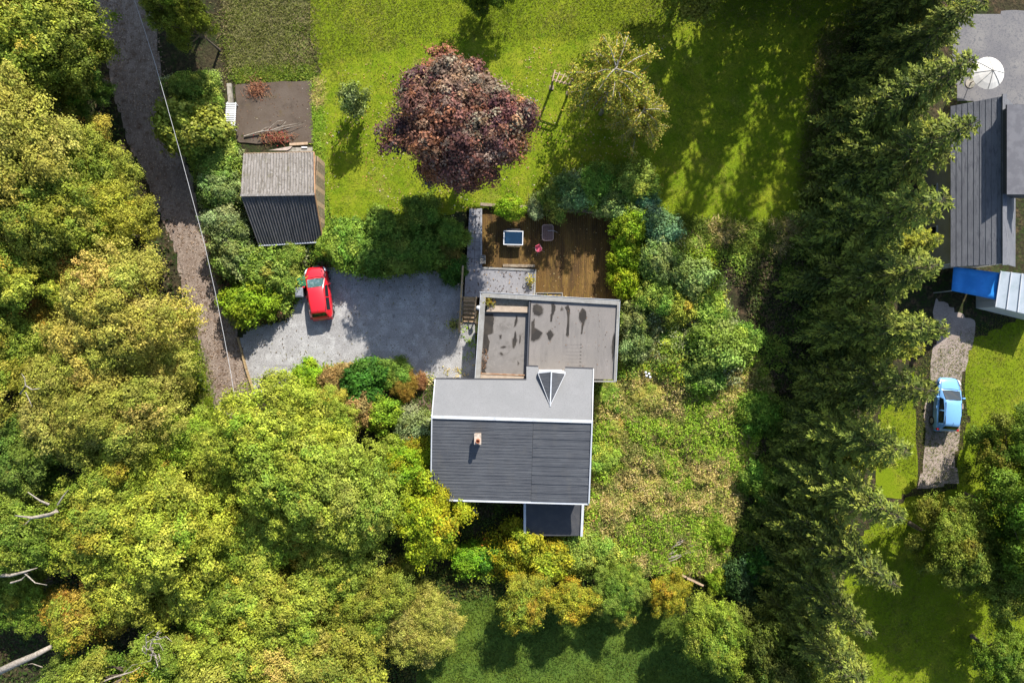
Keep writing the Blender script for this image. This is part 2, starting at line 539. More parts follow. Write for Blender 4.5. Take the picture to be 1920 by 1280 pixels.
sheet('far_lawn_strip', [(1650, 760), (1716, 690), (1722, 910), (1690, 935), (1640, 930)], MATS['neighbour_lawn'], 0.016, 0.4)
surf('dark_lawn', (0.0675, 0.1210, 0.0115), [((0.1013, 0.1512, 0.0115), 0.4, 0.45, 0.65), ((0.0562, 0.0907, 0.0096), 7, 0.5, 0.7)], 0.9, bump=(20, 0.03))  # darker green than the other lawns
sheet('dark_lawn', [(770, 1130), (1000, 1105), (1250, 1130), (1400, 1230), (1380, 1420), (790, 1420)], MATS['dark_lawn'], 0.016, 0.4)
sheet('grass_verge', [(350, 640), (372, 640), (400, 770), (470, 800), (400, 840), (345, 800)], MATS['lawn'], 0.014, 0.3)
sheet('lane', [(160, -120), (275, -120), (285, 0), (302, 150), (345, 270), (372, 380), (394, 470), (418, 540), (446, 630), (462, 700), (476, 740), (490, 800), (500, 860), (430, 900), (400, 780), (372, 650), (342, 540), (312, 440), (296, 400), (240, 270), (205, 150), (180, 0)], MATS['lane'], 0.012)
sheet('driveway', [(478, 742), (462, 700), (448, 636), (466, 614), (520, 600), (545, 590), (556, 545), (572, 515), (600, 496), (640, 498), (700, 512), (840, 505), (867, 500), (867, 605), (893, 605), (893, 712), (812, 716), (780, 712), (700, 694), (560, 700), (525, 730)], MATS['gravel'], 0.012, 0.25, wob=0.3)
surf('leafy_soil', (0.13, 0.09, 0.06), [((0.2, 0.14, 0.1), 3, 0.45, 0.62), ((0.07, 0.06, 0.03), 6, 0.5, 0.66)], 0.95, bump=(14, 0.05))
sheet('planting_bed', [(700, 700), (770, 716), (812, 720), (812, 905), (700, 870), (640, 760)], MATS['leafy_soil'], 0.010, 0.3)
surf('tarmac', (0.128, 0.124, 0.128), [((0.176, 0.168, 0.160), 0.5, 0.4, 0.65), ((0.096, 0.096, 0.104), 8, 0.5, 0.65)], 0.9, bump=(20, 0.01))
sheet('neighbour_drive', [(1792, 25), (1990, 20), (1990, 200), (1795, 195), (1785, 110)], MATS['tarmac'], 0.018, 0.4)
surf('path_gravel', (0.3132, 0.2538, 0.2133), [((0.2430, 0.1930, 0.1620), 1.2, 0.42, 0.62), ((0.3645, 0.3132, 0.2741), 10, 0.52, 0.66)], 0.95, bump=(20, 0.02))
sheet('neighbour_path', [(1752, 560), (1830, 600), (1808, 700), (1795, 905), (1725, 912), (1735, 790), (1745, 680)], MATS['path_gravel'], 0.020, 0.4)

# ================================================================== BUILDINGS
surf('roof_pale', (0.169, 0.172, 0.174), [((0.150, 0.152, 0.148), 1.1, 0.56, 0.78, (2.5, 0.35, 1)), ((0.188, 0.190, 0.193), 0.8, 0.4, 0.65), ((0.141, 0.143, 0.146), 16, 0.5, 0.66), ((0.146, 0.146, 0.146), 2.0, 0.62, 0.8, (1, 3, 1))], 0.75, bump=(60, 0.004))
surf('roof_dark', (0.066, 0.069, 0.075), [((0.085, 0.083, 0.078), 0.9, 0.52, 0.75, (1.6, 0.3, 1)), ((0.080, 0.084, 0.090), 0.7, 0.4, 0.62), ((0.051, 0.054, 0.061), 5, 0.5, 0.66, (0.25, 3, 1)), ((0.096, 0.096, 0.096), 3, 0.68, 0.8, (0.12, 4, 1))], 0.6, bump=(2.6, 0.028, (0.12, 3.2, 1)))
surf('trim', (0.462, 0.483, 0.503), [((0.374, 0.388, 0.408), 2, 0.5, 0.7)], 0.5)
surf('render_wall', (0.52, 0.49, 0.44), [((0.44, 0.41, 0.36), 1.5, 0.4, 0.65)], 0.9, bump=(20, 0.005))
surf('flat_felt', (0.176, 0.162, 0.148), [((0.202, 0.184, 0.169), 0.45, 0.4, 0.62), ((0.151, 0.140, 0.130), 0.9, 0.5, 0.68, (3, 0.6, 1)), ((0.216, 0.198, 0.180), 2.5, 0.6, 0.75), ((0.144, 0.133, 0.126), 18, 0.52, 0.66)], 0.85, bump=(30, 0.004))
surf('flat_felt_old', (0.162, 0.151, 0.140), [((0.187, 0.173, 0.158), 0.6, 0.4, 0.62), ((0.130, 0.119, 0.108), 1.4, 0.52, 0.7), ((0.202, 0.187, 0.169), 6, 0.55, 0.7)], 0.85, bump=(30, 0.004))
surf('fascia', (0.245, 0.241, 0.223), [((0.194, 0.187, 0.169), 1.2, 0.42, 0.62), ((0.288, 0.284, 0.270), 5, 0.55, 0.7)], 0.7)
surf('wet', (0.030, 0.027, 0.024), [((0.045, 0.039, 0.032), 1.5, 0.45, 0.6)], 0.7, spec=0.15)
surf('beige_coping', (0.350, 0.280, 0.210), [((0.280, 0.217, 0.161), 3, 0.45, 0.62), ((0.406, 0.343, 0.273), 6, 0.55, 0.7)], 0.85)
surf('brick', (0.33, 0.24, 0.17), [((0.24, 0.17, 0.12), 6, 0.45, 0.6)], 0.9, bump=(20, 0.01))
surf('glass_dark', (0.02, 0.025, 0.03), [], 0.08, spec=0.8)

def quadgrid(a, b, c, d, nx, ny):
    """bilinear patch corners a(left,top) b(right,top) c(right,bottom) d(left,bottom)"""
    out = []
    for j in range(ny + 1):
        v = j / ny
        out.append([Vector(a).lerp(Vector(d), v).lerp(Vector(b).lerp(Vector(c), v), i / nx) for i in range(nx + 1)])
    return out

def slab(mb, pts, t):
    """a roof plane: polygon of 3-D points, thickness t downwards"""
    n = len(pts)
    pts = [Vector(p) for p in pts]
    nn = (pts[1] - pts[0]).cross(pts[2] - pts[0])
    if nn.z < 0: pts = pts[::-1]
    lo = [p - Vector((0, 0, t)) for p in pts]
    fs = [tuple(range(n)), tuple(range(2 * n - 1, n - 1, -1))] + [(i, n + i, n + (i + 1) % n, (i + 1) % n) for i in range(n)]
    mb.add(pts + lo, fs)

# ------------------------------------------------------------------ main house
ZR, ZF, ZB = 6.0, 4.95, 4.85
rl, rr_ = P(810, 781, ZR), P(1110, 790, ZR)
fl, fr = P(816, 711, ZF), P(1112.5, 715, ZF - 0.05)
bl, br = P(808, 934, ZB), P(1104, 942, ZB)
hb = Vector((0, -7.0, 0))
house = empty('house', hb, 0, 'dark-roofed main house with chimney, pale front slope and small dormer', 'house')
def hbuild(mb, name, mat, parent=None, **k): return mb.build(name, mat, parent or house, hb, **k)
ins = 0.35
m = MB()
m.prism([(fl.x + ins, fl.y - ins), (fr.x - ins, fr.y - ins), (rr_.x - ins, rr_.y), (rl.x + ins, rl.y)], -0.2, [ZF + 0.02, ZF + 0.02, ZR - 0.25, ZR - 0.25])
m.prism([(rl.x + ins, rl.y + 0.01), (rr_.x - ins, rr_.y + 0.01), (br.x - ins, br.y + ins), (bl.x + ins, bl.y + ins)], -0.2, [ZR - 0.25, ZR - 0.25, ZB - 0.05, ZB - 0.05])
hbuild(m, 'wall', MATS['render_wall'])
# pale front slope, with the taller bay where the dormer stands
def front_at(px, py):
    # a point of the pale slope's plane seen at this pixel (plane through ridge and front eave)
    n = (fr - fl).cross(rl - fl)
    o = Vector((0, 0, H)); d = Vector(((px - 960) / F, (640 - py) / F, -1))
    t = n.dot(fl - o) / n.dot(d)
    return o + d * t
m = MB()
slab(m, [fl, front_at(987, 712.5), front_at(987, 788), rl], 0.10)
slab(m, [front_at(987, 687), front_at(1009, 688), front_at(1031, 762), front_at(1031, 789), front_at(987, 788)], 0.10)
slab(m, [front_at(1060, 690), front_at(1112, 692), rr_, front_at(1031, 789), front_at(1031, 762)], 0.10)
hbuild(m, 'roof_slope', MATS['roof_pale'])['label'] = 'pale grey sunlit front roof slope'
# bay wall under the raised eave
a_, b_, c_, d_ = front_at(989, 689), front_at(1110, 693), front_at(1110, 725), front_at(989, 720)
hbuild(MB().prism([(a_.x, a_.y - 0.15), (b_.x, b_.y - 0.15), (c_.x, c_.y), (d_.x, d_.y)], -0.1, [a_.z - 0.14, b_.z - 0.14, c_.z - 0.14, d_.z - 0.14]), 'bay_wall', MATS['render_wall'])
# dark rear slope: felt courses lapping downhill, a joint at about two thirds
g = quadgrid(rl, rr_, br, bl, 12, 9)
rear = []
for (i0, i1, nc) in ((0, 7.6, 26), (7.6, 12, 9)):
    for j in range(nc):
        def at(i, v):
            return rl.lerp(bl, v).lerp(rr_.lerp(br, v), i / 12)
        A, B = at(i0, j / nc), at(i1, j / nc)
        C, D = at(i1, (j + 1) / nc), at(i0, (j + 1) / nc)
        lift = Vector((0, 0, (0.028 if nc < 20 else 0.016) + 0.012 * rnd.random()))
        ov = (C - B) * 0.05
        gap = (B - A).normalized() * 0.008
        m = MB()
        slab(m, [A + gap, B - gap, C - gap + ov + lift, D + gap + ov + lift], 0.05)
        hbuild(m, 'felt_strip', MATS['roof_dark'])
m = MB(); m.bar(rl + Vector((-0.05, 0.0, 0.05)), rr_ + Vector((0.05, 0.0, 0.05)), 0.2, 0.08)
hbuild(m, 'ridge_cap', MATS['trim'])
for a, b, w in ((fl, rl, 0.06), (rl, bl, 0.07), (front_at(1112.5, 692), rr_, 0.06), (rr_, br, 0.09)):
    m = MB(); m.bar(a + Vector((0, 0, 0.03)), b + Vector((0, 0, 0.03)), w, 0.16)
    hbuild(m, 'verge_trim', MATS['trim'])
m = MB(); m.bar(bl + Vector((0, -0.09, -0.06)), br + Vector((0.0, -0.09, -0.06)), 0.13, 0.12)
hbuild(m, 'gutter', MATS['trim'])
for a, b in ((fl, front_at(987, 712.5)), (front_at(988, 687), front_at(1009, 688)), (front_at(1060, 690), front_at(1112, 692))):
    m = MB(); m.bar(a + Vector((0, 0.05, -0.10)), b + Vector((0, 0.05, -0.10)), 0.10, 0.11)
    hbuild(m, 'gutter', surf('gutter_dark', (0.05, 0.05, 0.055), [], 0.5))
# dormer: ridge running up the slope, two dark triangular cheeks, white face
apex = front_at(1031.5, 760)
zt = 5.62
e0, e1 = P(1009, 700, 5.12), P(1060, 700, 5.12)
top = P(1034, 697, zt)
dm = MB(); slab(dm, [e0, top, apex + Vector((0, 0, 0.03))], 0.05)
dorm = hbuild(dm, 'dormer', MATS['roof_dark'])
dm = MB(); slab(dm, [top, e1, apex + Vector((0, 0, 0.03))], 0.05)
hbuild(dm, 'dormer_slope', MATS['roof_dark'], dorm)
dm = MB(); dm.bar(top + Vector((0, 0.05, 0.03)), apex + Vector((0, -0.05, 0.06)), 0.085, 0.05)
hbuild(dm, 'dormer_ridge', MATS['trim'], dorm)
for e in (e0, e1):
    dm = MB(); dm.bar(e + Vector((0, 0, 0.0)), apex + Vector((0, 0, 0.03)), 0.03, 0.05)
    hbuild(dm, 'valley_trim', MATS['trim'], dorm)
dm = MB()
dm.add([e0 + Vector((0, 0.12, -0.3)), e1 + Vector((0, 0.12, -0.3)), e1 + Vector((0, 0.12, 0)), top + Vector((0, 0.12, 0.0)), e0 + Vector((0, 0.12, 0)),
        e0 + Vector((0, -0.02, -0.3)), e1 + Vector((0, -0.02, -0.3)), e1 + Vector((0, -0.02, 0)), top + Vector((0, -0.02, 0.0)), e0 + Vector((0, -0.02, 0))],
       [(4, 3, 2, 1, 0), (5, 6, 7, 8, 9), (0, 1, 6, 5), (1, 2, 7, 6), (2, 3, 8, 7), (3, 4, 9, 8), (4, 0, 5, 9)])
hbuild(dm, 'dormer_face', MATS['white_paint'], dorm)
dm = MB(); dm.box(e0.x + 0.25, e1.x - 0.25, e0.y + 0.10, e0.y + 0.26, 5.06, 5.12)
hbuild(dm, 'dormer_sill', MATS['white_paint'], dorm)
# chimney
cb = P(896, 822, 6.2)
zs = 5.0
m = MB(); m.box(cb.x - 0.20, cb.x + 0.20, cb.y - 0.32, cb.y + 0.32, zs, 6.35)
ch = hbuild(m, 'chimney', MATS['brick'])
m = MB(); m.box(cb.x - 0.23, cb.x + 0.23, cb.y - 0.36, cb.y + 0.36, 6.35, 6.43)
hbuild(m, 'chimney_cap', surf('cement', (0.45, 0.38, 0.31), [((0.3, 0.25, 0.2), 6, 0.45, 0.6)], 0.9), ch)
for dy in (-0.02, 0.0):
    pass
m = MB(); m.lathe([(0.15, 0), (0.13, 0.28), (0.15, 0.30), (0.11, 0.31), (0.10, 0.1), (0.02, 0.1)], 12, (cb.x + 0.02, cb.y - 0.1, 6.43))
hbuild(m, 'chimney_pot', surf('terracotta', (0.32, 0.13, 0.07), [], 0.85), ch)
m = MB(); m.box(cb.x - 0.36, cb.x + 0.36, cb.y - 0.46, cb.y + 0.46, zs - 0.05, zs + 0.25)
hbuild(m, 'flashing', surf('lead', (0.16, 0.165, 0.18), [], 0.6), ch)
# windows and door on the front and rear walls
for (px0, px1) in ((835, 870), (900, 940), (950, 975)):
    a = P(px0, 712, 3.0); b = P(px1, 712, 3.0)
    yy = fl.y - ins
    w = hbuild(MB().box(a.x, b.x, yy - 0.02, yy + 0.05, 1.0 + 2.1, 4.3), 'window', MATS['white_paint'])
    hbuild(MB().box(a.x + 0.08, b.x - 0.08, yy + 0.05, yy + 0.06, 3.18, 4.22), 'pane', MATS['glass_dark'], w)
for px0, px1 in ((830, 870), (900, 950)):
    a = P(px0, 938, 3.0); b = P(px1, 938, 3.0)
    yy = bl.y + ins - 0.12
    w = hbuild(MB().box(a.x, b.x, yy - 0.12, yy + 0.02, 1.0, 2.3), 'window', MATS['white_paint'])
    hbuild(MB().box(a.x + 0.08, b.x - 0.08, yy - 0.13, yy - 0.12, 1.08, 2.22), 'pane', MATS['glass_dark'], w)

# ------------------------------------------------------------------ rear lean-to in the shade behind the house
lt = Vector(P(1038, 970, 0))
lean = empty('lean_to', lt, 0, 'dark flat-roofed lean-to with pale edge trims behind the main house', 'lean-to')
q = [P(984, 934, 2.7), P(1093, 938, 2.7), P(1090, 1004, 2.5), P(984, 1004, 2.5)]
m = MB(); slab(m, q, 0.15); m.build('roof', surf('roof_lean', (0.045, 0.047, 0.052), [((0.06, 0.06, 0.062), 2, 0.45, 0.62), ((0.09, 0.085, 0.07), 9, 0.62, 0.72)], 0.7), lean, lt)
for a, b in ((q[0], q[3]), (q[1], q[2])):
    m = MB(); m.bar(a + Vector((0, 0, 0.05)), b + Vector((0, 0, 0.05)), 0.17, 0.2); m.build('edge_trim', MATS['trim'], lean, lt)
m = MB(); m.prism([(q[0].x + .15, q[0].y - .1), (q[1].x - .15, q[1].y - .1), (q[2].x - .15, q[2].y + .15), (q[3].x + .15, q[3].y + .15)], -0.1, 2.34)
m.build('wall', MATS['render_wall'], lean, lt)

# ------------------------------------------------------------------ flat-roofed extension
ZT = 3.35                                       # top of the parapet frame
ext_b = Vector(P(1030, 640, 0))
exten = empty('flat_roof_extension', ext_b, 0, 'flat-roofed extension with grey raised edge and dark stains, joined to main house', 'extension')
def eb(mb, name, mat, parent=None, **k): return mb.build(name, mat, parent or exten, ext_b, **k)
c_nw, c_ne, c_se = P(904, 552, ZT), P(1161, 567, ZT), P(1154, 715, ZT)
c_sw = P(893, 713, ZT)
# right-hand roof deck
zr2 = 3.17
m = MB()
rp = [P(996, 562, zr2), P(1157, 570, zr2), P(1151, 711, zr2), P(990, 709, zr2)]
m.prism([(p.x, p.y) for p in rp], zr2 - 0.3, zr2)
roofR = eb(m, 'roof', MATS['flat_felt'])
for k in range(1, 5):                            # felt laps running front to back
    a = rp[0].lerp(rp[1], k / 5); b = rp[3].lerp(rp[2], k / 5)
    m = MB(); m.bar(a + Vector((0, -.3, 0.003)), b + Vector((0, .02, 0.003)), 0.10, 0.014); eb(m, 'felt_lap', MATS['flat_felt'], roofR)
for k in range(8):                               # short cross seams near the house
    a = P(1060, 645 + 6.6 * k, zr2 + 0.004)
    m = MB(); m.bar(a, a + Vector((1.15, -0.03, 0)), 0.05, 0.012); eb(m, 'felt_lap', MATS['flat_felt'], roofR)
# left, lower roof
zl2 = 2.72
lp = [P(901, 584, zl2), P(995, 586, zl2), P(990, 712, zl2), P(896, 712, zl2)]
m = MB(); m.prism([(p.x, p.y) for p in lp], zl2 - 0.25, zl2)
roofL = eb(m, 'lower_roof', MATS['flat_felt_old'])
for k in range(1, 4):
    a = lp[0].lerp(lp[1], k / 4); b = lp[3].lerp(lp[2], k / 4)
    m = MB(); m.bar(a + Vector((0, -.1, 0.003)), b + Vector((0, .1, 0.003)), 0.09, 0.012); eb(m, 'felt_lap', MATS['flat_felt_old'], roofL)
# step between the two roofs
m = MB(); a = P(995, 560, zr2); b = P(989.5, 712, zr2)
m.bar(a + Vector((-0.06, 0, -0.18)), b + Vector((-0.06, 0, -0.18)), 0.10, 0.5)
eb(m, 'roof_step', surf('step_dark', (0.06, 0.062, 0.07), [], 0.8))
# raised frame round the outside
for a, b, w in ((c_nw, c_ne, 0.36), (c_nw + Vector((0.09, 0, 0.004)), c_sw + Vector((0.09, 0, 0.004)), 0.34), (c_ne + Vector((-0.05, 0, .004)), c_se + Vector((-0.05, 0, .004)), 0.16), (c_se, P(1113, 714.5, ZT), 0.10)):
    m = MB(); m.bar(a + Vector((0, 0, -0.14)), b + Vector((0, 0, -0.14)), w, 0.28)
    eb(m, 'parapet', MATS['fascia'])
for a, b in ((c_nw + Vector((-.17, .17, 0)), c_ne + Vector((.03, .17, 0))), (c_nw + Vector((-.1, 0.1, 0)), c_sw + Vector((-.1, 0, 0))), (c_ne + Vector((.05, 0.1, 0)), c_se + Vector((.05, 0, 0)))):
    m = MB(); m.bar(a + Vector((0, 0, 0.012)), b + Vector((0, 0, 0.012)), 0.03, 0.05)
    eb(m, 'parapet_edge', MATS['trim'])
# ledge and beige coping at the top of the lower roof
m = MB(); qa = [P(910, 556, 2.80), P(996, 561, 2.80), P(996, 575, 2.80), P(910, 573, 2.80)]
m.prism([(p.x, p.y) for p in qa], 2.2, 2.86); eb(m, 'ledge', surf('mossy_slab', (0.21, 0.19, 0.15), [((0.12, 0.11, 0.07), 5, 0.5, 0.64), ((0.3, 0.28, 0.23), 9, 0.55, 0.7)], 0.9))
m = MB(); qa = [P(914, 572.5, 3.0), P(995, 575, 3.0), P(994, 586, 3.0), P(912, 584, 3.0)]
m.prism([(p.x, p.y) for p in qa], 2.4, 3.0); eb(m, 'coping', MATS['beige_coping'])
m = MB(); qa = [P(900, 701, 2.98), P(983, 704, 2.98), P(982, 712, 2.98), P(899, 711, 2.98)]
m.prism([(p.x, p.y) for p in qa], 2.4, 2.98); eb(m, 'coping', MATS['beige_coping'])
m = MB(); a = P(899, 699.5, 3.0); b = P(984, 703, 3.0); m.bar(a, b, 0.06, 0.08); eb(m, 'coping_edge', surf('rust_strip', (0.30, 0.14, 0.06), [((0.42, 0.30, 0.2), 3, 0.45, 0.6)], 0.8))
# walls
m = MB(); w0 = [P(907, 563, 2.9), P(1156, 574, 2.9), P(1149, 711, 2.9), P(900, 713, 2.9)]
m.prism([(p.x + (0.25 if i in (0, 3) else -0.25), p.y + (-0.25 if i < 2 else 0.0)) for i, p in enumerate(w0)], -0.2, 2.45)
eb(m, 'wall', MATS['render_wall'])
# stains: dried and standing water on the felt
surf('tide', (0.115, 0.104, 0.094), [((0.15, 0.137, 0.125), 2.5, 0.42, 0.62)], 0.85, spec=0.1)
def stain(pts, z, parent, mat='wet'):
    # smooth the outline, then lay it a few millimetres above the felt
    o = []
    for i in range(len(pts)):
        a = Vector(pts[i]); b = Vector(pts[(i + 1) % len(pts)])
        for k in range(4):
            q = a.lerp(b, k / 4)
            q = q + Vector((rnd.uniform(-.5, .5), rnd.uniform(-.5, .5)))
            o.append(P(q.x, q.y, z))
    cx = sum(p.x for p in o) / len(o); cy = sum(p.y for p in o) / len(o)
    m = MB(); m.prism([(p.x, p.y) for p in o], z - 0.002, z + 0.004)
    sm = eb(m, 'water_stain', MATS[mat], parent)
    # paler tide mark where the puddle has dried back
    ring = []
    for p in o:
        d = Vector((p.x - cx, p.y - cy)); d = d * (1 + (0.05 + 0.05 * rnd.random()) / max(d.length, 0.05))
        ring.append((cx + d.x, cy + d.y))
    m = MB(); m.prism(ring, z - 0.008, z - 0.001)
    eb(m, 'tide_mark', MATS['tide'], parent)
Z = zr2 + 0.010
stain([(1000, 573), (1006, 570), (1013, 573), (1018, 580), (1017, 588), (1010, 592), (1002, 590), (999, 583)], Z, roofR)
stain([(1034, 570), (1039, 569), (1042, 576), (1040, 584), (1036, 592), (1035, 602), (1032, 603), (1032, 594), (1034, 586)], Z, roofR)
stain([(1059, 576), (1065, 572), (1069, 580), (1067, 600), (1067, 627), (1064, 631), (1061, 628), (1064, 604), (1063, 586)], Z, roofR)
stain([(1086, 587), (1092, 577), (1099, 584), (1100, 596), (1096, 604), (1093, 616), (1091, 627), (1089, 626), (1091, 606), (1086, 598)], Z, roofR)
stain([(1053, 575), (1055.5, 580), (1052, 582)], Z, roofR)
stain([(997, 604), (1003, 597), (1002, 614), (1017, 624), (1010, 635), (1000, 640), (996, 637)], Z, roofR)
stain([(1025, 625), (1032, 618), (1038, 627), (1034, 635), (1031, 639), (1028, 634)], Z, roofR)
stain([(1151, 624), (1153, 632), (1153, 650), (1150, 668), (1148.5, 678), (1147.5, 660), (1148, 640)], Z, roofR)
Z = zl2 + 0.012
stain([(910, 588), (924, 588), (926, 598), (925, 610), (923, 625), (914, 628), (918, 640), (916, 655), (913, 664), (906, 664), (906, 640), (908, 612)], Z, roofL, 'wet')
stain([(904, 675), (909, 677), (911, 688), (909, 695), (912, 699), (903, 699)], Z, roofL, 'wet')
stain([(967, 593), (970, 593), (970, 602), (967, 611), (964, 612), (966, 602)], Z, roofL)
stain([(965, 622), (967, 622), (968, 632), (969, 640), (966, 648), (964, 653), (961, 650), (961, 637), (964, 632)], Z, roofL)
stain([(936, 629), (940, 628), (940, 633), (937, 635)], Z, roofL)
stain([(940, 650), (948, 649), (947, 652), (940, 652)], Z, roofL)
stain([(937, 662), (940, 661), (944, 665), (940, 666)], Z, roofL)
stain([(974, 629), (976, 630), (976, 640), (974, 645)], Z, roofL)
stain([(971, 678), (973, 681), (971, 683)], Z, roofL)

# ------------------------------------------------------------------ shed
sb = Vector(G(530, 380))
shed = empty('shed', sb, 0, 'timber shed with corrugated roof, grey weathered front and back coloured dark for shade', 'shed')
zr3, zf3, zb3 = 3.5, 2.8, 1.35
sr = (P(452, 366.5, zr3), P(589.5, 364.5, zr3)); sf = (P(457, 288.5, zf3), P(588, 285.5, zf3)); sbk = (P(485, 459, zb3), P(604.5, 452, zb3))
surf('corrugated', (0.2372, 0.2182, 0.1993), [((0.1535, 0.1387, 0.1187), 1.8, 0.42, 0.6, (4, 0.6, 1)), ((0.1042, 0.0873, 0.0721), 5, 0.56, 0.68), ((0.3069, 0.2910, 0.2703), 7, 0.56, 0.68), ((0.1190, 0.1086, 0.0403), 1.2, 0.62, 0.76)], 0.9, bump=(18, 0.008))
surf('corrugated_shaded', (0.105, 0.10, 0.10), [((0.07, 0.068, 0.07), 1.8, 0.42, 0.6, (4, 0.6, 1)), ((0.18, 0.17, 0.15), 6, 0.62, 0.74), ((0.12, 0.11, 0.05), 1.5, 0.66, 0.78)], 0.85, bump=(18, 0.008))  # same sheeting as the front, with the back slope's shade put into the colour
def corrugated(a, b, c, d, n, depth, name, mat, per=8):
    """sheets of n waves from a-b (top) to d-c (bottom), one part per sheet"""
    sheets = 5
    for s in range(sheets):
        m = MB(); rows = []
        k0 = s / sheets; k1 = (s + 1) / sheets
        cols = n // sheets * per
        up = Vector((0, 0, 0.012 * (s % 2)))
        for j in range(5):
            row = []
            for i in range(cols + 1):
                u = k0 + (k1 - k0) * i / cols
                t = Vector(a).lerp(Vector(b), u); bo = Vector(d).lerp(Vector(c), u)
                p = t.lerp(bo, j / 4)
                p = p + up + Vector((0, 0, depth * math.cos(2 * math.pi * i / per) + (0.02 * vnoise(u * 9, j * 1.3))))
                row.append(p)
            rows.append(row)
        vs = [p for r in rows for p in r]; w = cols + 1
        fs = [(j * w + i, j * w + i + 1, (j + 1) * w + i + 1, (j + 1) * w + i) for j in range(4) for i in range(cols)]
        m.add(vs, fs)
        o = m.build(name, mat, shed, sb, smooth=False)
        sm = o.modifiers.new('thick', 'SOLIDIFY'); sm.thickness = 0.015
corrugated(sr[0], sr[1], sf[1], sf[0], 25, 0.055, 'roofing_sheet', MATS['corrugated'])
corrugated(sr[0], sr[1], sbk[1], sbk[0], 25, 0.045, 'roofing_sheet', MATS['corrugated_shaded'])
m = MB(); m.bar(sr[0] + Vector((-.03, 0, .05)), sr[1] + Vector((.03, 0, .05)), 0.16, 0.06); m.build('ridge_cap', MATS['corrugated'], shed, sb)
m = MB(); m.bar(sr[1] + Vector((.04, 0, -.02)), sf[1] + Vector((.04, 0, -.02)), 0.05, 0.16); m.build('barge_board', surf('barge', (0.42, 0.24, 0.13), [((0.3, 0.16, 0.08), 4, 0.45, 0.6)], 0.8), shed, sb)
m = MB(); m.bar(sr[1] + Vector((.04, 0, -.02)), sbk[1] + Vector((.04, 0, -.02)), 0.05, 0.16); m.build('barge_board', MATS['barge'], shed, sb)
m = MB(); m.bar(sbk[0] + Vector((0, -.06, -.03)), sbk[1] + Vector((0, -.06, -.03)), 0.09, 0.09); m.build('gutter', surf('gutter_grey', (0.36, 0.38, 0.42), [], 0.5), shed, sb)
m = MB(); m.bar(sf[0] + Vector((0, .03, -.05)), sf[1] + Vector((0, .03, -.05)), 0.04, 0.10); m.build('fascia', MATS['timber_pale'], shed, sb)
xl, xr = sr[0].x + 0.25, sr[1].x - 0.12
m = MB()
m.prism([(xl, sf[0].y - .2), (xr, sf[1].y - .2), (xr, sr[1].y), (xl, sr[0].y)], 0.0, [zf3 - .12, zf3 - .12, zr3 - .14, zr3 - .14])
m.prism([(xl, sr[0].y - .003), (xr, sr[1].y - .003), (xr + .1, sbk[1].y + .2), (xl + .25, sbk[0].y + .2)], 0.0, [zr3 - .14, zr3 - .14, zb3 - .02, zb3 - .02])
m.build('wall', MATS['timber_old'], shed, sb)
for k in range(16):                              # upright boards of the gable that faces the lawn
    y0 = sbk[1].y + 0.25 + k * (sf[1].y - sbk[1].y - 0.5) / 16
    yc = y0 + 0.17
    zt_ = (zr3 - (yc - sr[1].y) / (sf[1].y - sr[1].y) * (zr3 - zf3)) if yc > sr[1].y else (zr3 - (sr[1].y - yc) / (sr[1].y - sbk[1].y) * (zr3 - zb3))
    m = MB(); m.box(xr + .1, xr + .135, y0, y0 + 0.34, 0.3, zt_ - 0.2); m.build('board', MATS['timber_old'] if k % 3 else MATS['timber_pale'], shed, sb)

# ------------------------------------------------------------------ terrace: sunken deck, raised grey platform, path, stairs
surf('decking', (0.1008, 0.0536, 0.0106), [((0.1613, 0.0937, 0.0227), 0.5, 0.48, 0.66, (2.2, 0.5, 1)), ((0.0605, 0.0314, 0.0076), 0.8, 0.46, 0.62, (2, 0.5, 1)), ((0.1371, 0.0837, 0.0113), 2.5, 0.52, 0.7, (3, 0.6, 1)), ((0.0403, 0.0234, 0.0068), 7, 0.55, 0.7, (3, 0.5, 1))], 0.8, bump=(20, 0.004, (5, 0.6, 1)), island=0.14)
surf('slab_grey', (0.195, 0.191, 0.199), [((0.232, 0.229, 0.236), 0.7, 0.4, 0.62), ((0.150, 0.146, 0.150), 1.6, 0.5, 0.68), ((0.270, 0.262, 0.262), 7, 0.56, 0.7)], 0.85, bump=(20, 0.005))
db = Vector(P(1030, 480, 0.3))
deck = empty('terrace', db, 0, 'brown timber terrace deck sunk below the lawn beside the flat-roofed extension', 'deck')
zd = 0.45
dk = [P(903, 388, zd), P(1163, 404, zd), P(1158, 566, zd), P(903, 556, zd)]
m = MB(); m.prism([(p.x, p.y) for p in dk], -0.1, zd - 0.06); m.build('deck_base', MATS['timber_old'], deck, db)
m = MB()
nb = 68
for k in range(nb):
    u0 = (k + 0.04) / nb; u1 = (k + 0.96) / nb
    a = dk[0].lerp(dk[1], u0); b = dk[0].lerp(dk[1], u1); c = dk[3].lerp(dk[2], u1); d = dk[3].lerp(dk[2], u0)
    m.prism([(a.x, a.y), (b.x, b.y), (c.x, c.y), (d.x, d.y)], zd - 0.055, zd + rnd.uniform(-.004, .004))
bo = m.build('decking', MATS['decking'], deck, db); bo['kind'] = 'stuff'
m = MB(); qa = [P(980 - 37, 495, zd + .16), P(1003, 496, zd + .16), P(1003, 501, zd + .16), P(943, 500, zd + .16)]
m.prism([(p.x, p.y) for p in qa], zd, zd + 0.16); m.build('step', MATS['timber_old'], deck, db)

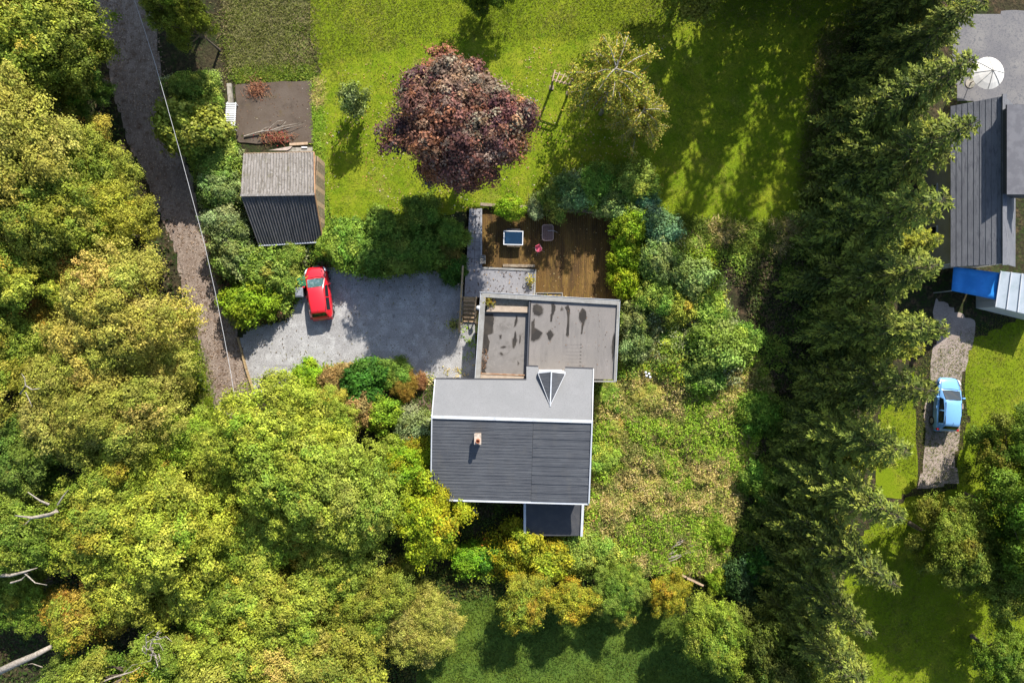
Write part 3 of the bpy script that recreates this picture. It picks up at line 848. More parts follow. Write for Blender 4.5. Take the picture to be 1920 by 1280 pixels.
wb = Vector(P(1030, 396, 0.5))
ret = empty('retaining_wall', wb, 0, 'low dark retaining wall along the lawn side of the brown deck', 'wall')
w0, w1, w2, w3 = P(901, 386, 0.85), P(1165, 402, 0.85), P(1163, 566, 0.85), None
nseg = 12
for k in range(nseg):
    a = w0.lerp(w1, k / nseg); b = w0.lerp(w1, (k + 0.985) / nseg)
    m = MB(); m.bar(a + Vector((0, .12, -.42)), b + Vector((0, .12, -.42)), 0.22, 0.9 + 0.02 * rnd.random()); m.build('sleeper', MATS['timber_old'], ret, wb)
for k in range(7):
    a = w1.lerp(w2, (k + 0.03) / 7); b = w1.lerp(w2, (k + 1) / 7)
    m = MB(); m.bar(a + Vector((0.16, 0, -.4)), b + Vector((0.16, 0, -.4)), 0.2, 0.9 + 0.02 * rnd.random()); m.build('sleeper', MATS['timber_old'], ret, wb)

pb = Vector(P(930, 530, 0))
plat = empty('grey_platform', pb, 0, 'raised grey slab platform beside the top of the wooden stairs', 'platform')
zp = 0.86
qa = [P(873, 499, zp), P(1004, 505, zp), P(1002, 560, zp), P(871, 556, zp)]
m = MB(); m.prism([(p.x, p.y) for p in qa], -0.1, zp); m.build('slab', MATS['slab_grey'], plat, pb)
for a, b in ((P(904, 501.5, zp), P(1004, 506, zp)), (P(1003.5, 504, zp), P(1001.5, 560, zp))):
    m = MB(); m.bar(a + Vector((0, -.03, .03)), b + Vector((0, -.03, .03)), 0.14, 0.07); m.build('edging', MATS['fascia'], plat, pb)
pth = empty('garden_path', Vector(P(892, 445, 0)), 0, 'narrow grey paved path climbing beside the brown deck', 'path')
ptl = pth.location
m = MB(); qa = [P(880, 391, zp), P(904, 391, zp), P(904, 501, zp), P(874, 500, zp)]
m.prism([(p.x, p.y) for p in qa], -0.1, zp - 0.035); m.build('path_base', MATS['concrete_brown'], pth, ptl)
for k in range(7):
    t0, t1 = (k + 0.02) / 7, (k + 0.98) / 7
    L0, R0 = qa[0].lerp(qa[3], t0), qa[1].lerp(qa[2], t0); L1, R1 = qa[0].lerp(qa[3], t1), qa[1].lerp(qa[2], t1)
    for (u0, u1) in ((0.01, 0.49), (0.51, 0.86)):
        m = MB(); m.prism([tuple(L0.lerp(R0, u0)[:2]), tuple(L0.lerp(R0, u1)[:2]), tuple(L1.lerp(R1, u1)[:2]), tuple(L1.lerp(R1, u0)[:2])], zp - 0.03, zp + 0.012 * rnd.random())
        m.build('paving_slab', MATS['slab_grey'], pth, ptl)
m = MB(); m.bar(qa[1] + Vector((-.07, 0, .03)), qa[2] + Vector((-.07, 0, .03)), 0.13, 0.10); m.build('kerb', surf('kerb_pale', (0.270, 0.277, 0.292), [((0.180, 0.180, 0.188), 3, 0.45, 0.6)], 0.85), pth, ptl)

stb = Vector(P(880, 580, 0))
st = empty('wooden_stairs', stb, 0, 'short flight of yellow wooden steps from the driveway up to the grey platform', 'stairs')
for k in range(6):
    z = zp - 0.143 * k - 0.02
    y0 = 556 + 7.6 * k; 
    qa = [P(869, y0, z), P(891, y0 + 1, z), P(891, y0 + 9.0, z), P(869, y0 + 8.0, z)]
    m = MB(); m.prism([(p.x, p.y) for p in qa], z - 0.05, z); t = m.build('tread', MATS['timber'], st, stb)
    m = MB(); a = P(869, y0 + 8.3, z); b = P(891, y0 + 9.3, z)
    m.bar(a + Vector((0, 0.0, 0.012)), b + Vector((0, 0, 0.012)), 0.06, 0.05); m.build('nosing', MATS['timber_pale'], t, stb)
    m = MB(); m.bar(a + Vector((0, 0.06, -.11)), b + Vector((0, 0.06, -.11)), 0.03, 0.11); m.build('riser', MATS['timber_old'], t, stb)
m = MB(); m.prism([tuple(P(870, 557, 0)[:2]), tuple(P(890, 557, 0)[:2]), tuple(P(890, 602, 0)[:2]), tuple(P(870, 602, 0)[:2])], -.05, [zp - .2, zp - .2, .01, .01]); m.build('carcass', MATS['timber_old'], st, stb)
for px in (867.6, 892.2):
    m = MB(); a = P(px, 556, zp - .1); b = P(px, 606, 0.02); m.bar(a, b, 0.05, 0.22); m.build('stringer', MATS['timber_old'], st, stb)
m = MB(); a = P(893, 556, zp + .8); b = P(889.5, 600, .95); m.bar(a, b, 0.06, 0.06); hr = m.build('handrail', MATS['timber_old'], st, stb)
for t in (0.05, 0.9):
    p = a.lerp(b, t); m = MB(); m.box(p.x - .035, p.x + .035, p.y - .035, p.y + .035, 0.0, p.z); m.build('post', MATS['timber_old'], hr, stb)

rb = Vector(P(866, 560, 0))
rail = empty('timber_rail_fence', rb, 0, 'pale timber handrail fence between the gravel driveway and wooden steps', 'fence')
a, b, c = P(868, 499, 1.75), P(864.5, 560, 1.65), P(861, 622, 1.05)
for s, e in ((a, b), (b, c)):
    m = MB(); m.bar(s, e, 0.13, 0.05); m.build('top_rail', MATS['timber'], rail, rb)
    m = MB(); m.bar(s - Vector((0, 0, .45)), e - Vector((0, 0, .45)), 0.04, 0.14); m.build('lower_rail', MATS['timber'], rail, rb)
for p in (a, a.lerp(b, .5), b, b.lerp(c, .5), c):
    m = MB(); m.box(p.x - .05, p.x + .05, p.y - .05, p.y + .05, -.1, p.z + .03); m.build('post', MATS['timber_old'], rail, rb)

# ------------------------------------------------------------------ concrete pad by the shed
cb_ = Vector(G(510, 210))
zpad = float(gz(cb_.x, cb_.y)) + 0.10
m = MB(); qa = [P(441, 160, zpad), P(584, 150, zpad), P(587, 268, zpad), P(445, 268, zpad)]
pts = []
for i in range(4):
    for k in range(8):
        q = qa[i].lerp(qa[(i + 1) % 4], k / 8); pts.append((q.x + rnd.uniform(-.07, .07), q.y + rnd.uniform(-.07, .07)))
m.prism(pts, zpad - 0.5, zpad)
tagit(m.build('concrete_pad', MATS['concrete_brown']), 'brown stained concrete pad above the shed, littered with brushwood', 'concrete pad')
m = MB(); qa = [P(425, 157, zpad + .1), P(433, 156, zpad + .1), P(436, 192, zpad + .1), P(428, 193, zpad + .1)]
m.prism([(p.x, p.y) for p in qa], zpad - .4, zpad + .12)
tagit(m.build('concrete_kerb', surf('cement2', (0.3, 0.27, 0.23), [((0.18, 0.17, 0.13), 4, 0.45, 0.6)], 0.9)), 'short weathered concrete kerb at the ivy corner of the pad', 'kerb')

# ------------------------------------------------------------------ neighbour's house on the right
nbp = Vector(P(1880, 350, 0))
nh = empty('neighbour_house', nbp, 0, 'large grey pitched-roof house beyond the conifer row', 'house')
z_e, z_r = 4.2, 6.2
Lx = P(1782, 350, z_e).x; Rx = P(1882, 350, z_r).x; Fx = Rx + (Rx - Lx)
y_t = P(1800, 192, 5).y; y_b = P(1800, 498, 5).y
surf('slate', (0.120, 0.124, 0.136), [((0.152, 0.156, 0.168), 0.6, 0.4, 0.62), ((0.088, 0.092, 0.104), 3, 0.5, 0.66, (3, 0.5, 1))], 0.7, bump=(8, 0.012, (1, 4, 1)))
nrow = 9
for sgn in (0, 1):
    for k in range(nrow):
        x0 = Lx + (Rx - Lx) * k / nrow; x1 = Lx + (Rx - Lx) * (k + 1.04) / nrow
        z0 = z_e + (z_r - z_e) * k / nrow; z1 = z_e + (z_r - z_e) * (k + 1.04) / nrow
        if sgn: x0, x1 = 2 * Rx - x0, 2 * Rx - x1
        m = MB(); slab(m, [(x0, y_b, z0 + .03), (x0, y_t, z0 + .03), (x1, y_t, z1), (x1, y_b, z1)], 0.05)
        m.build('slate_course', MATS['slate'], nh, nbp)
m = MB(); m.bar((Rx, y_b - .1, z_r + .05), (Rx, y_t + .1, z_r + .05), 0.28, 0.1); m.build('ridge_cap', MATS['slate'], nh, nbp)
m = MB()
m.add([(Lx + .3, y_b + .3, 0), (Lx + .3, y_t - .3, 0), (Fx - .3, y_t - .3, 0), (Fx - .3, y_b + .3, 0), (Lx + .3, y_b + .3, z_e + .05), (Lx + .3, y_t - .3, z_e + .05), (Fx - .3, y_t - .3, z_e + .05), (Fx - .3, y_b + .3, z_e + .05), (Rx, y_b + .3, z_r - .15), (Rx, y_t - .3, z_r - .15)],
      [(0, 4, 5, 1), (2, 6, 7, 3), (0, 3, 7, 8, 4), (1, 5, 9, 6, 2), (4, 8, 9, 5), (7, 6, 9, 8)])
m.build('wall', MATS['render_wall'], nh, nbp)
m = MB(); a = P(1893, 200, 6.9); b = P(1960, 360, 6.9); m.box(a.x, b.x, b.y, a.y, 5.0, 6.75); dd = m.build('dormer', surf('slate_dark', (0.07, 0.072, 0.08), [], 0.7), nh, nbp)
m = MB(); m.box(a.x - .15, b.x + .15, b.y - .15, a.y + .15, 6.75, 6.87); m.build('dormer_roof', surf('slate_dark2', (0.085, 0.085, 0.095), [((0.11, 0.11, 0.12), 2, 0.45, 0.6)], 0.7), dd, nbp)
for yy in (y_b + 2, y_b + 5, y_b + 8):
    w = MB().box(Lx + .24, Lx + .32, yy, yy + 1.2, 1.0, 2.3).build('window', MATS['white_paint'], nh, nbp)
    MB().box(Lx + .22, Lx + .24, yy + .08, yy + 1.12, 1.08, 2.22).build('pane', MATS['glass_dark'], w, nbp)

ab = Vector(P(1825, 530, 0))
aw = empty('blue_canopy', ab, 0, 'bright blue fabric canopy on posts at the end of the neighbouring grey house', 'canopy')
q = [P(1788, 500, 3.2), P(1880, 512, 3.2), P(1868, 562, 2.7), P(1784, 545, 2.7)]
surf('blue_fabric', (0.02, 0.22, 0.62), [((0.03, 0.27, 0.70), 1.5, 0.45, 0.6)], 0.6)
gq = quadgrid(q[0], q[1], q[2], q[3], 8, 5)
m = MB(); vs = []
for j in range(6):
    for i in range(9):
        p = gq[j][i].copy(); p.z -= 0.18 * math.sin(math.pi * (i % 4) / 4) * math.sin(math.pi * j / 5); vs.append(p)
m.add(vs, [(j * 9 + i, (j + 1) * 9 + i, (j + 1) * 9 + i + 1, j * 9 + i + 1) for j in range(5) for i in range(8)])
o = m.build('fabric', MATS['blue_fabric'], aw, ab, smooth=True); o.modifiers.new('thick', 'SOLIDIFY').thickness = 0.01
for p in q:
    m = MB(); m.tube([(p.x, p.y, 0), (p.x, p.y, p.z)], 0.04, 8); m.build('post', MATS['trim'], aw, ab)
gb = Vector(P(1905, 555, 0))
gh = empty('conservatory', gb, 0, 'white-framed glass lean-to roof beside the blue canopy', 'conservatory')
q = [P(1876, 508, 3.3), P(1975, 520, 3.3), P(1970, 600, 2.6), P(1866, 575, 2.6)]
surf('milky', (0.465, 0.510, 0.540), [((0.375, 0.435, 0.450), 1.2, 0.45, 0.65)], 0.25, spec=0.6)
gq = quadgrid(q[0], q[1], q[2], q[3], 5, 1)
for i in range(5):
    m = MB(); slab(m, [gq[0][i], gq[0][i + 1], gq[1][i + 1], gq[1][i]], 0.03); m.build('pane', MATS['milky'], gh, gb)
for i in range(6):
    m = MB(); m.bar(gq[0][i] + Vector((0, 0, .02)), gq[1][i] + Vector((0, 0, .02)), 0.07, 0.08); m.build('glazing_bar', MATS['white_paint'], gh, gb)
m = MB(); m.prism([(p.x, p.y) for p in q], 0, 2.5); m.build('wall', MATS['white_paint'], gh, gb)

# ================================================================== TREES
OAK = [(5, (0.287, 0.318, 0.038)), (4, (0.211, 0.272, 0.036)), (3, (0.351, 0.339, 0.058)), (0.25, (0.460, 0.306, 0.051)), (2.0, (0.141, 0.206, 0.028))]
MAPLE = [(4, (0.407, 0.369, 0.075)), (4, (0.330, 0.324, 0.056)), (1.6, (0.446, 0.344, 0.100)), (2, (0.233, 0.260, 0.037))]
RUSSET = [(4, (0.371, 0.290, 0.034)), (2.5, (0.415, 0.242, 0.052)), (3, (0.273, 0.290, 0.040)), (0.8, (0.437, 0.169, 0.040))]
GOLD = [(4, (0.407, 0.350, 0.017)), (3.5, (0.275, 0.315, 0.020)), (1.0, (0.473, 0.292, 0.017)), (0.12, (0.418, 0.117, 0.022))]
COPPER = [(4, (0.149, 0.072, 0.065)), (3, (0.218, 0.095, 0.063)), (2.2, (0.353, 0.152, 0.062)), (2.2, (0.283, 0.238, 0.169)), (1.2, (0.070, 0.042, 0.054))]
LIME = [(4, (0.253, 0.356, 0.021)), (3, (0.172, 0.276, 0.021)), (1.5, (0.345, 0.368, 0.029))]
GREEN = [(4, (0.200, 0.286, 0.043)), (3, (0.136, 0.222, 0.034)), (2, (0.279, 0.336, 0.057)), (0.5, (0.386, 0.358, 0.057))]
DEEP = [(4, (0.054, 0.144, 0.017)), (3, (0.034, 0.096, 0.014)), (1.5, (0.108, 0.216, 0.024))]
SILVER = [(4, (0.247, 0.282, 0.110)), (3, (0.182, 0.228, 0.070)), (2, (0.351, 0.372, 0.190)), (1.2, (0.182, 0.216, 0.040))]
BRONZE = [(4, (0.27, 0.18, 0.065)), (3, (0.19, 0.125, 0.045)), (2, (0.34, 0.25, 0.09))]
YEW = [(4, (0.149, 0.235, 0.037)), (3, (0.101, 0.180, 0.027)), (2, (0.226, 0.289, 0.046))]
DRY = [(4, (0.316, 0.302, 0.074)), (3, (0.229, 0.258, 0.046)), (2, (0.393, 0.297, 0.082)), (2, (0.197, 0.258, 0.037))]

def oak(v): return broadleaf('oak', v % 6, 4.6, 2.6, 9.8, 19, 40, 54, 0.175, 0.235, OAK, 0.24, lobe_k=.31)
def maple(v): return broadleaf('maple', v % 3, 4.6, 2.6, 9.4, 21, 42, 58, 0.155, 0.24, MAPLE, 0.22, jit=0.16, lobe_k=.31)
def russet(v): return broadleaf('russet', v % 2, 3.6, 3.0, 9.0, 13, 36, 54, 0.19, 0.26, RUSSET, 0.2, lobe_k=.34)
def gold(v): return broadleaf('gold', v % 2, 3.2, 1.8, 7.0, 14, 34, 46, 0.18, 0.23, GOLD, 0.15, lobe_k=.30, stray=.8)
def shrub(kind, pal, v=0, leaf=0.14, R=1.6, h=2.0, lobes=14, ncl=24, nleaf=32, cr=0.18, **k):
    k.setdefault('lobe_k', 0.30); k.setdefault('stray', 0.9)
    return broadleaf('shrub_' + kind, v, R, 0.15, h, lobes, ncl, nleaf, leaf, cr, pal, 0.05, twigs=12, **k)

WOOD = 'trees of the wood on both sides of the lane'
trees = [
 # kind, crown middle px,py, scale, tint, label
 ('oak', 55, 55, 1.05, (1.15, 1.1, 1.0), 'yellow-green broadleaf tree in the top corner of the wood, beside the shaded lane'),
 ('oak', 120, 105, 0.80, (.72, .8, .8), 'darker green tree between the top corner tree and the lane'),
 ('oak', 15, 160, 0.9, (.8, .85, .8), 'dull green tree at the picture edge below the top corner tree'),
 ('oak', 160, 165, 0.45, (.6, .9, .9), 'small dark green tree overhanging the shaded upper lane'),
 ('maple', 70, 285, 1.0, (.95, 1.0, .9), 'broad pale olive tree west of the shaded lane bend'),
 ('oak', 170, 315, 0.74, (1, 1, .9), 'olive tree whose crown edge reaches the lane opposite the concrete pad'),
 ('oak', 20, 365, 0.9, (.9, .9, .9), 'olive tree on the picture edge above the orange-tipped tree'),
 ('oak', 120, 410, 0.85, (1, .98, .9), 'rounded yellow-olive tree in the middle of the western wood'),
 ('oak', 205, 425, 0.76, (1.1, 1.05, .9), 'bright olive tree at the lane edge opposite the shed'),
 ('oak', 40, 500, 0.85, (1.2, 1.15, 1), 'bright yellow-green tree on the picture edge beside the orange-tipped tree'),
 ('russet', 160, 510, 0.72, (1, 1, 1), 'golden orange-tipped tree behind the pale yellow lane tree'),
 ('russet', 90, 610, 0.75, (1.05, .92, 1), 'orange and yellow tree deep in the western wood'),
 ('maple', 255, 575, 0.92, (1.12, 1.08, 1.05), 'large pale yellow tree leaning over the sunlit lane'),
 ('maple', 205, 640, 0.95, (1.0, .98, .9), 'dense buff-yellow tree below the orange-tipped trees'),
 ('maple', 290, 690, 0.72, (1.05, 1.05, 1), 'buff-yellow tree at the verge opposite the driveway entrance'),
 ('oak', 25, 640, 0.75, (1.0, 1.05, 1), 'green-yellow tree on the picture edge below the golden ones'),
 ('oak', 20, 735, 0.75, (1.1, 1.0, 1), 'yellow-olive tree on the picture edge with a bare branch beside it'),
 ('maple', 150, 760, 0.85, (.85, .9, .8), 'shaded olive tree below the buff-yellow trees'),
 ('maple', 250, 775, 0.85, (.85, .9, .8), 'olive tree beside the lower end of the lane verge'),
 ('oak', 55, 850, 0.75, (.55, .7, .75), 'dark green tree in the gap above the bare grey branches'),
 ('oak', 325, 815, 0.62, (1.0, 1.25, .9), 'fresh green small tree where the lane runs under leaves'),
 ('oak', 250, 880, 0.78, (1.25, 1.2, 1.0), 'bright yellow-green tree with a crown rising above the lower wood'),
 ('oak', 520, 815, 0.88, (1.2, 1.25, 1.0), 'large bright green tree at the lower corner of the gravel driveway'),
 ('oak', 615, 785, 0.50, (1.1, 1.2, 1.0), 'small bright green tree between the driveway corner tree and the bronze shrub'),
 ('oak', 425, 880, 0.80, (1.0, 1.05, .9), 'olive-green tree over the lower end of the lane'),
 ('oak', 575, 895, 0.90, (1.05, 1.15, 1.0), 'green tree in the middle of the lower wood'),
 ('oak', 670, 925, 0.85, (1.0, 1.1, 1.05), 'grey-green tree next to the golden tree by the house'),
 ('oak', 200, 985, 0.95, (1.15, 1.1, .95), 'broad yellow-green tree in the lower western wood'),
 ('oak', 340, 985, 0.9, (1.2, 1.2, 1), 'bright yellow-green tree below the dark gap in the lower wood'),
 ('oak', 490, 1010, 0.90, (1.15, 1.2, 1), 'broad bright green tree below the dark gap, nearer the house'),
 ('oak', 640, 1030, 0.75, (1.0, 1.05, .95), 'olive-green tree at the lower wood edge beside the golden tree'),
 ('oak', 60, 985, 0.7, (.75, .9, .85), 'dull green tree behind the bare grey branches'),
 ('russet', 150, 1150, 0.85, (.95, 1.12, .9), 'yellow-orange tinged tree above the fallen log'),
 ('oak', 30, 1120, 0.6, (.8, .95, .85), 'green tree on the picture edge above the fallen log'),
 ('oak', 260, 1075, 0.85, (1.2, 1.15, 1), 'bright yellow-green tree right of the orange-tinged one'),
 ('oak', 410, 1120, 0.88, (1.1, 1.15, 1), 'bright green tree above the bare twiggy treetop'),
 ('oak', 540, 1140, 0.85, (1.1, 1.1, 1), 'yellow-green tree at the lower edge of the wood'),
 ('oak', 330, 1225, 0.62, (.8, .95, .85), 'shaded green tree beside the bare twiggy treetop'),
 ('oak', 450, 1240, 0.85, (1.1, 1.1, 1), 'yellow-green tree on the bottom picture edge'),
 ('maple', 580, 1255, 0.80, (1.05, 1.05, 1), 'pale olive tree on the bottom picture edge beside the blurred garden'),
 ('oak', 140, 1300, 0.6, (.65, .8, .8), 'dark green tree on the bottom picture edge below the fallen log'),
 ('oak', 230, 1285, 0.75, (.8, .9, .8), 'dull green tree on the bottom picture edge right of the log'),
 # the gardens beyond the plot
 ('oak', 690, 1130, 0.72, (.85, .85, .8), 'olive tree below the golden tree, at the edge of the lower garden'),
 ('oak', 650, 1240, 0.80, (.95, .9, .9), 'olive tree on the bottom edge beside the lower garden'),
 ('maple', 790, 1170, 0.62, (.9, .95, .9), 'small olive tree standing in the lower garden'),
 ('gold', 985, 1135, 0.62, (.75, .85, 1.6), 'muted yellow tree at the top of the lower garden'),
 ('gold', 1075, 1130, 0.58, (.85, .85, 1.3), 'amber tree next to the muted yellow tree in the lower garden'),
 ('oak', 1165, 1115, 0.48, (.65, .85, .8), 'grey-green small tree between the amber and lime trees'),
 ('gold', 1255, 1120, 0.50, (.85, .8, 1.3), 'amber tree beside the wood-panel fence at the lower garden'),
 ('oak', 1335, 1180, 0.62, (.85, 1.0, .8), 'lime-green tree in the corner of the lower garden'),
 ('oak', 1440, 1245, 0.8, (.35, .4, .4), 'dark tree in the lower corner beside the conifers'),
 ('oak', 1770, 1010, 0.66, (.7, .75, .7), 'olive tree standing on the sunlit far lawn'),
 ('oak', 1885, 1075, 0.72, (.5, .6, .55), 'dark green tree behind the olive tree on the far lawn'),
 ('oak', 1895, 835, 0.68, (.45, .62, .5), 'dark green tree beside the pale path with the blue car'),
 ('oak', 1905, 960, 0.85, (.5, .7, .5), 'deep green tree on the far right lawn edge'),
 ('oak', 1560, 1250, 0.55, (.7, .75, .7), 'olive tree at the foot of the far lawn'),
 ('oak', 1890, 1235, 0.6, (.5, .7, .5), 'small deep green tree in the far lawn corner'),
 ('oak', 1330, -130, 1.15, (.8, .8, .8), 'tall loose tree above the top edge, left of the lawn-shading conifers'),
 ('oak', 910, -25, 0.5, (.35, .5, .4), 'small dark green tree at the top edge of the upper lawn'),
]
mk = {'oak': oak, 'maple': maple, 'russet': russet, 'gold': gold}
for i, (k, px, py, s, tint, lab) in enumerate(trees):
    plant('broadleaf_tree', mk[k](i), px, py, s * .94, lab, 'tree', WOOD if i < 42 else 'trees of the gardens around', tint, zc=5.8 * s + 0.3, sz=s * (0.8 + 0.45 * rnd.random()))

for (px, py, sc, szz, tint, lab) in ((335, -215, .8, 1.1, (.7, .75, .7), 'tall tree far above the top edge, shading the upper lane'), (352, -130, .75, 1.1, (.7, .75, .7), 'tall tree just above the top edge, shading the upper lane'),
        (372, -45, .62, 1.1, (.6, .65, .6), 'dark tall tree at the top edge between lane and dry plot'), (392, 30, .52, 1.05, (.6, .6, .5), 'dark slender tree between the upper lane and dry plot'),
        (412, 95, .40, 1.0, (.55, .6, .5), 'dark slender tree above the ivy corner of the concrete pad'), (300, -300, .8, 1.1, (.8, .8, .8), 'tallest tree above the top edge at the lane')):
    plant('broadleaf_tree', oak(int(px)), 0, 0, sc, lab, 'tree', 'trees shading the upper lane', tint, sz=szz, loc=G(px, py))

# golden tree by the house corner
plant('broadleaf_tree', gold(0), 808, 965, 0.92, 'golden yellow tree with orange tips leaning over the dark roof corner', 'tree', None, (.86, 1.05, 1), zc=4.2)
plant('broadleaf_tree', gold(1), 752, 890, 0.70, 'green and gold tree between the wood and the house wall', 'tree', None, (.62, .95, .9), zc=3.6)

# copper beech
st_ = broadleaf('copper', 3, 4.65, 4.2, 11.6, 44, 46, 46, 0.19, 0.24, COPPER, 0.34, jit=0.3, lobe_k=0.25, trans=0.2, stray=.2)
plant('copper_beech', st_, 860, 226, .98, 'large copper-purple beech tree on the lawn', 'tree', None, (1, 1, 1), zc=9.2, rz=0.0, asp=1.03)

# small grey-green tree with its long shadow on the lawn
plant('small_tree', shrub('silver', SILVER, 0, leaf=0.17, R=1.2, h=2.6, lobes=6, ncl=22, nleaf=18), 663, 181, 0.9, 'slender grey-green young tree on the lawn beside the concrete pad', 'tree', None, (1, 1.1, .8), zc=3.0, sz=1.5)

# birch: thin pale stems and drooping tan twigs
def birch_store():
    g = np.random.default_rng(91)
    mb = MB()
    tp = [(0, 0, -.2), (.05, 0, 2), (-.05, .1, 4.5), (.1, .15, 7), (.05, .3, 9)]
    mb.tube(tp, [.17, .13, .10, .07, .02], 8)
    C = []; NN = []; CL = []
    for i in range(34):
        z = 2.2 + 6.3 * (i / 34) ** 0.9
        a = i * 2.4 + g.normal() * .3
        ln = (3.0 - 0.24 * max(z - 3, 0)) * (0.7 + .5 * g.random())
        s0 = Vector((0.02, 0.08 * z / 4, z))
        dirv = Vector((math.cos(a), math.sin(a), 0.35))
        e = s0 + dirv * ln
        m1 = s0 + dirv * ln * .5 + Vector((0, 0, .25 * ln))
        mb.tube([s0, m1, e], [.045, .028, .012], 5, cap=False)
        for k in range(13):
            t = .25 + .75 * g.random()
            b0 = s0.lerp(m1, t * 2) if t < .5 else m1.lerp(e, t * 2 - 1)
            dl = .8 + 1.3 * g.random()
            b1 = b0 + Vector((g.normal() * .35 + dirv.x * .3, g.normal() * .35 + dirv.y * .3, -dl * .55))
            mb.tube([b0, b0.lerp(b1, .4) + Vector((0, 0, .15)), b1], [.010, .008, .004], 3, cap=False)
            n = 34
            t2 = g.random(n)[:, None]
            C.append(np.array(b0)[None] * (1 - t2) + np.array(b1)[None] * t2 + g.normal(size=(n, 3)) * .13)
            NN.append(g.normal(size=(n, 3)) * .8 + np.array([0, 0, .5]))
            CL.append(pick(g, DRY, n) * (1 + .2 * g.normal(size=(n, 1))))
    c = np.concatenate(C); 
    cm = leaf_mesh('birch_crown', c, np.concatenate(NN), .18 * (.7 + .6 * g.random(len(c))), np.concatenate(CL), aspect=.55, mat=leafmat('leaf', .3))
    me = bpy.data.meshes.new('birch_trunk'); me.from_pydata(mb.v, [], mb.f); me.materials.append(MATS['bark_pale'])
    me.polygons.foreach_set('use_smooth', [True] * len(me.polygons))
    return (cm, me, 3.5, 9.0)
bs = birch_store()
pb_ = G(1126, 214)
plant('birch_tree', bs, 0, 0, 1.0, 'thin-leaved birch with pale stems and tan drooping twigs on the lawn', 'tree', None, (1.25, 1.22, .75), loc=pb_, rz=0.6)
pb_ = G(1180, 255)
plant('birch_tree', bs, 0, 0, 0.72, 'smaller tan birch sapling below the larger birch on the lawn', 'tree', None, (1.2, 1.15, .8), loc=pb_, rz=2.6)

# conifers
def conifer_store(v, h=14.0, R=3.5):
    g = np.random.default_rng(500 + v)
    mb = MB()
    mb.tube([(0, 0, -.3), (0, 0, h * .3), (0, 0, h * .7), (0, 0, h)], [.26, .2, .1, .015], 8)
    C = []; NN = []; AX = []; CL = []; SZ = []
    z = 0.7
    while z < h - .3:
        f = 1 - z / h
        nb_ = int(7 + 3 * g.random())
        a0 = g.random() * 6.28
        for k in range(nb_):
            a = a0 + k * 6.283 / nb_ + g.normal() * .18
            ln = (R * f ** .8 + .25) * (.55 + .62 * g.random())
            d = np.array([math.cos(a), math.sin(a), 0.0]); s = np.array([-d[1], d[0], 0])
            drop = .28 * ln * (0.6 + f)
            p0 = np.array([0, 0, z])
            def at(t): return p0 + d * ln * t + np.array([0, 0, .18 * ln * math.sin(min(t, 1) * 2.2) - drop * t * t])
            mb.tube([at(0), at(.5), at(1)], [.035 * f + .01, .02 * f + .008, .004], 4, cap=False)
            nn = max(5, int(ln * 10))
            br_col = pick(g, [(4, (.088, .116, .024)), (3, (.060, .088, .022)), (2, (.135, .152, .030))], 1)[0] * (1 + .15 * g.normal())
            for q in range(nn):
                t = .12 + .88 * (q + g.random()) / nn
                base = at(t)
                wid = (1 - t) * .42 * ln + .16
                for sd in (-1, 1):
                    l2 = wid * (.7 + .5 * g.random())
                    ax = s * sd * .8 + d * .75 + np.array([0, 0, -.35 - .2 * g.random()])
                    ax /= np.linalg.norm(ax)
                    ns = max(1, int(l2 / .2))
                    for w in range(ns):
                        pos = base + ax * l2 * (w + .5) / ns
                        C.append(pos + g.normal(size=3) * .035); AX.append(ax + g.normal(size=3) * .25)
                        NN.append(np.array([0, 0, 1.0]) + g.normal(size=3) * .45); SZ.append(.34 * (.7 + .5 * g.random()))
                        tip = (w + 1) / ns * .5 + t * .5
                        cl = br_col * (1 + .12 * g.normal())
                        CL.append(cl + np.array([.13, .145, .014]) * max(0, tip - .72) * 3.2)  # sunlight on the outer sprays is put into their colour
            for w in range(3):
                C.append(at(1.0) + d * .06 * w); AX.append(d + g.normal(size=3) * .3); NN.append(np.array([0, 0, 1.0]) + g.normal(size=3) * .4); SZ.append(.3); CL.append(br_col + np.array([.09, .105, .012]))  # end sprays brightened as if lit by the sun
        z += .36 + .34 * g.random()
    cm = leaf_mesh('conifer_crown', np.array(C), np.array(NN), np.array(SZ), np.clip(np.array(CL), .004, 1), aspect=.34, axis=np.array(AX), mat=leafmat('needle', .12, .6))
    me = bpy.data.meshes.new('conifer_trunk'); me.from_pydata(mb.v, [], mb.f); me.materials.append(MATS['bark'])
    return (cm, me, R, h)
con = [conifer_store(i) for i in range(3)]
CON = 'conifers in the row along the far side of the garden'
cons = [
 (1640, 60, 0.82, 'conifer at the top end of the row, beside the shaded lawn'),
 (1612, 165, 0.80, 'second conifer from the top of the row beside the shaded lawn'),
 (1575, 262, 0.95, 'third conifer from the top, at the edge of the shaded lawn'),
 (1562, 355, 0.98, 'conifer beside the lower half of the shaded lawn'),
 (1552, 445, 0.98, 'conifer level with the lower edge of the shaded lawn'),
 (1545, 535, 0.98, 'conifer in the row level with the timber deck'),
 (1544, 622, 0.86, 'conifer in the row level with the flat-roofed extension'),
 (1524, 706, 0.86, 'conifer in the row level with the pale roof slope'),
 (1502, 792, 0.85, 'conifer in the row level with the chimney'),
 (1482, 876, 0.86, 'conifer in the row level with the dark roof slope'),
 (1462, 958, 0.85, 'conifer in the row level with the dark lean-to'),
 (1450, 1040, 0.84, 'next to last conifer at the foot of the row'),
 (1446, 1118, 0.76, 'last conifer at the foot of the row beside the lower garden')]
for i, (px, py, s, lab) in enumerate(cons):
    plant('conifer_tree', con[i % 3], 0, 0, s, 'dark green ' + lab, 'conifer', CON, [(v_, v_ * .98, v_ * .9) for v_ in [.9 + .4 * rnd.random()]][0], loc=G(px, py), sz=.96 + .18 * rnd.random())
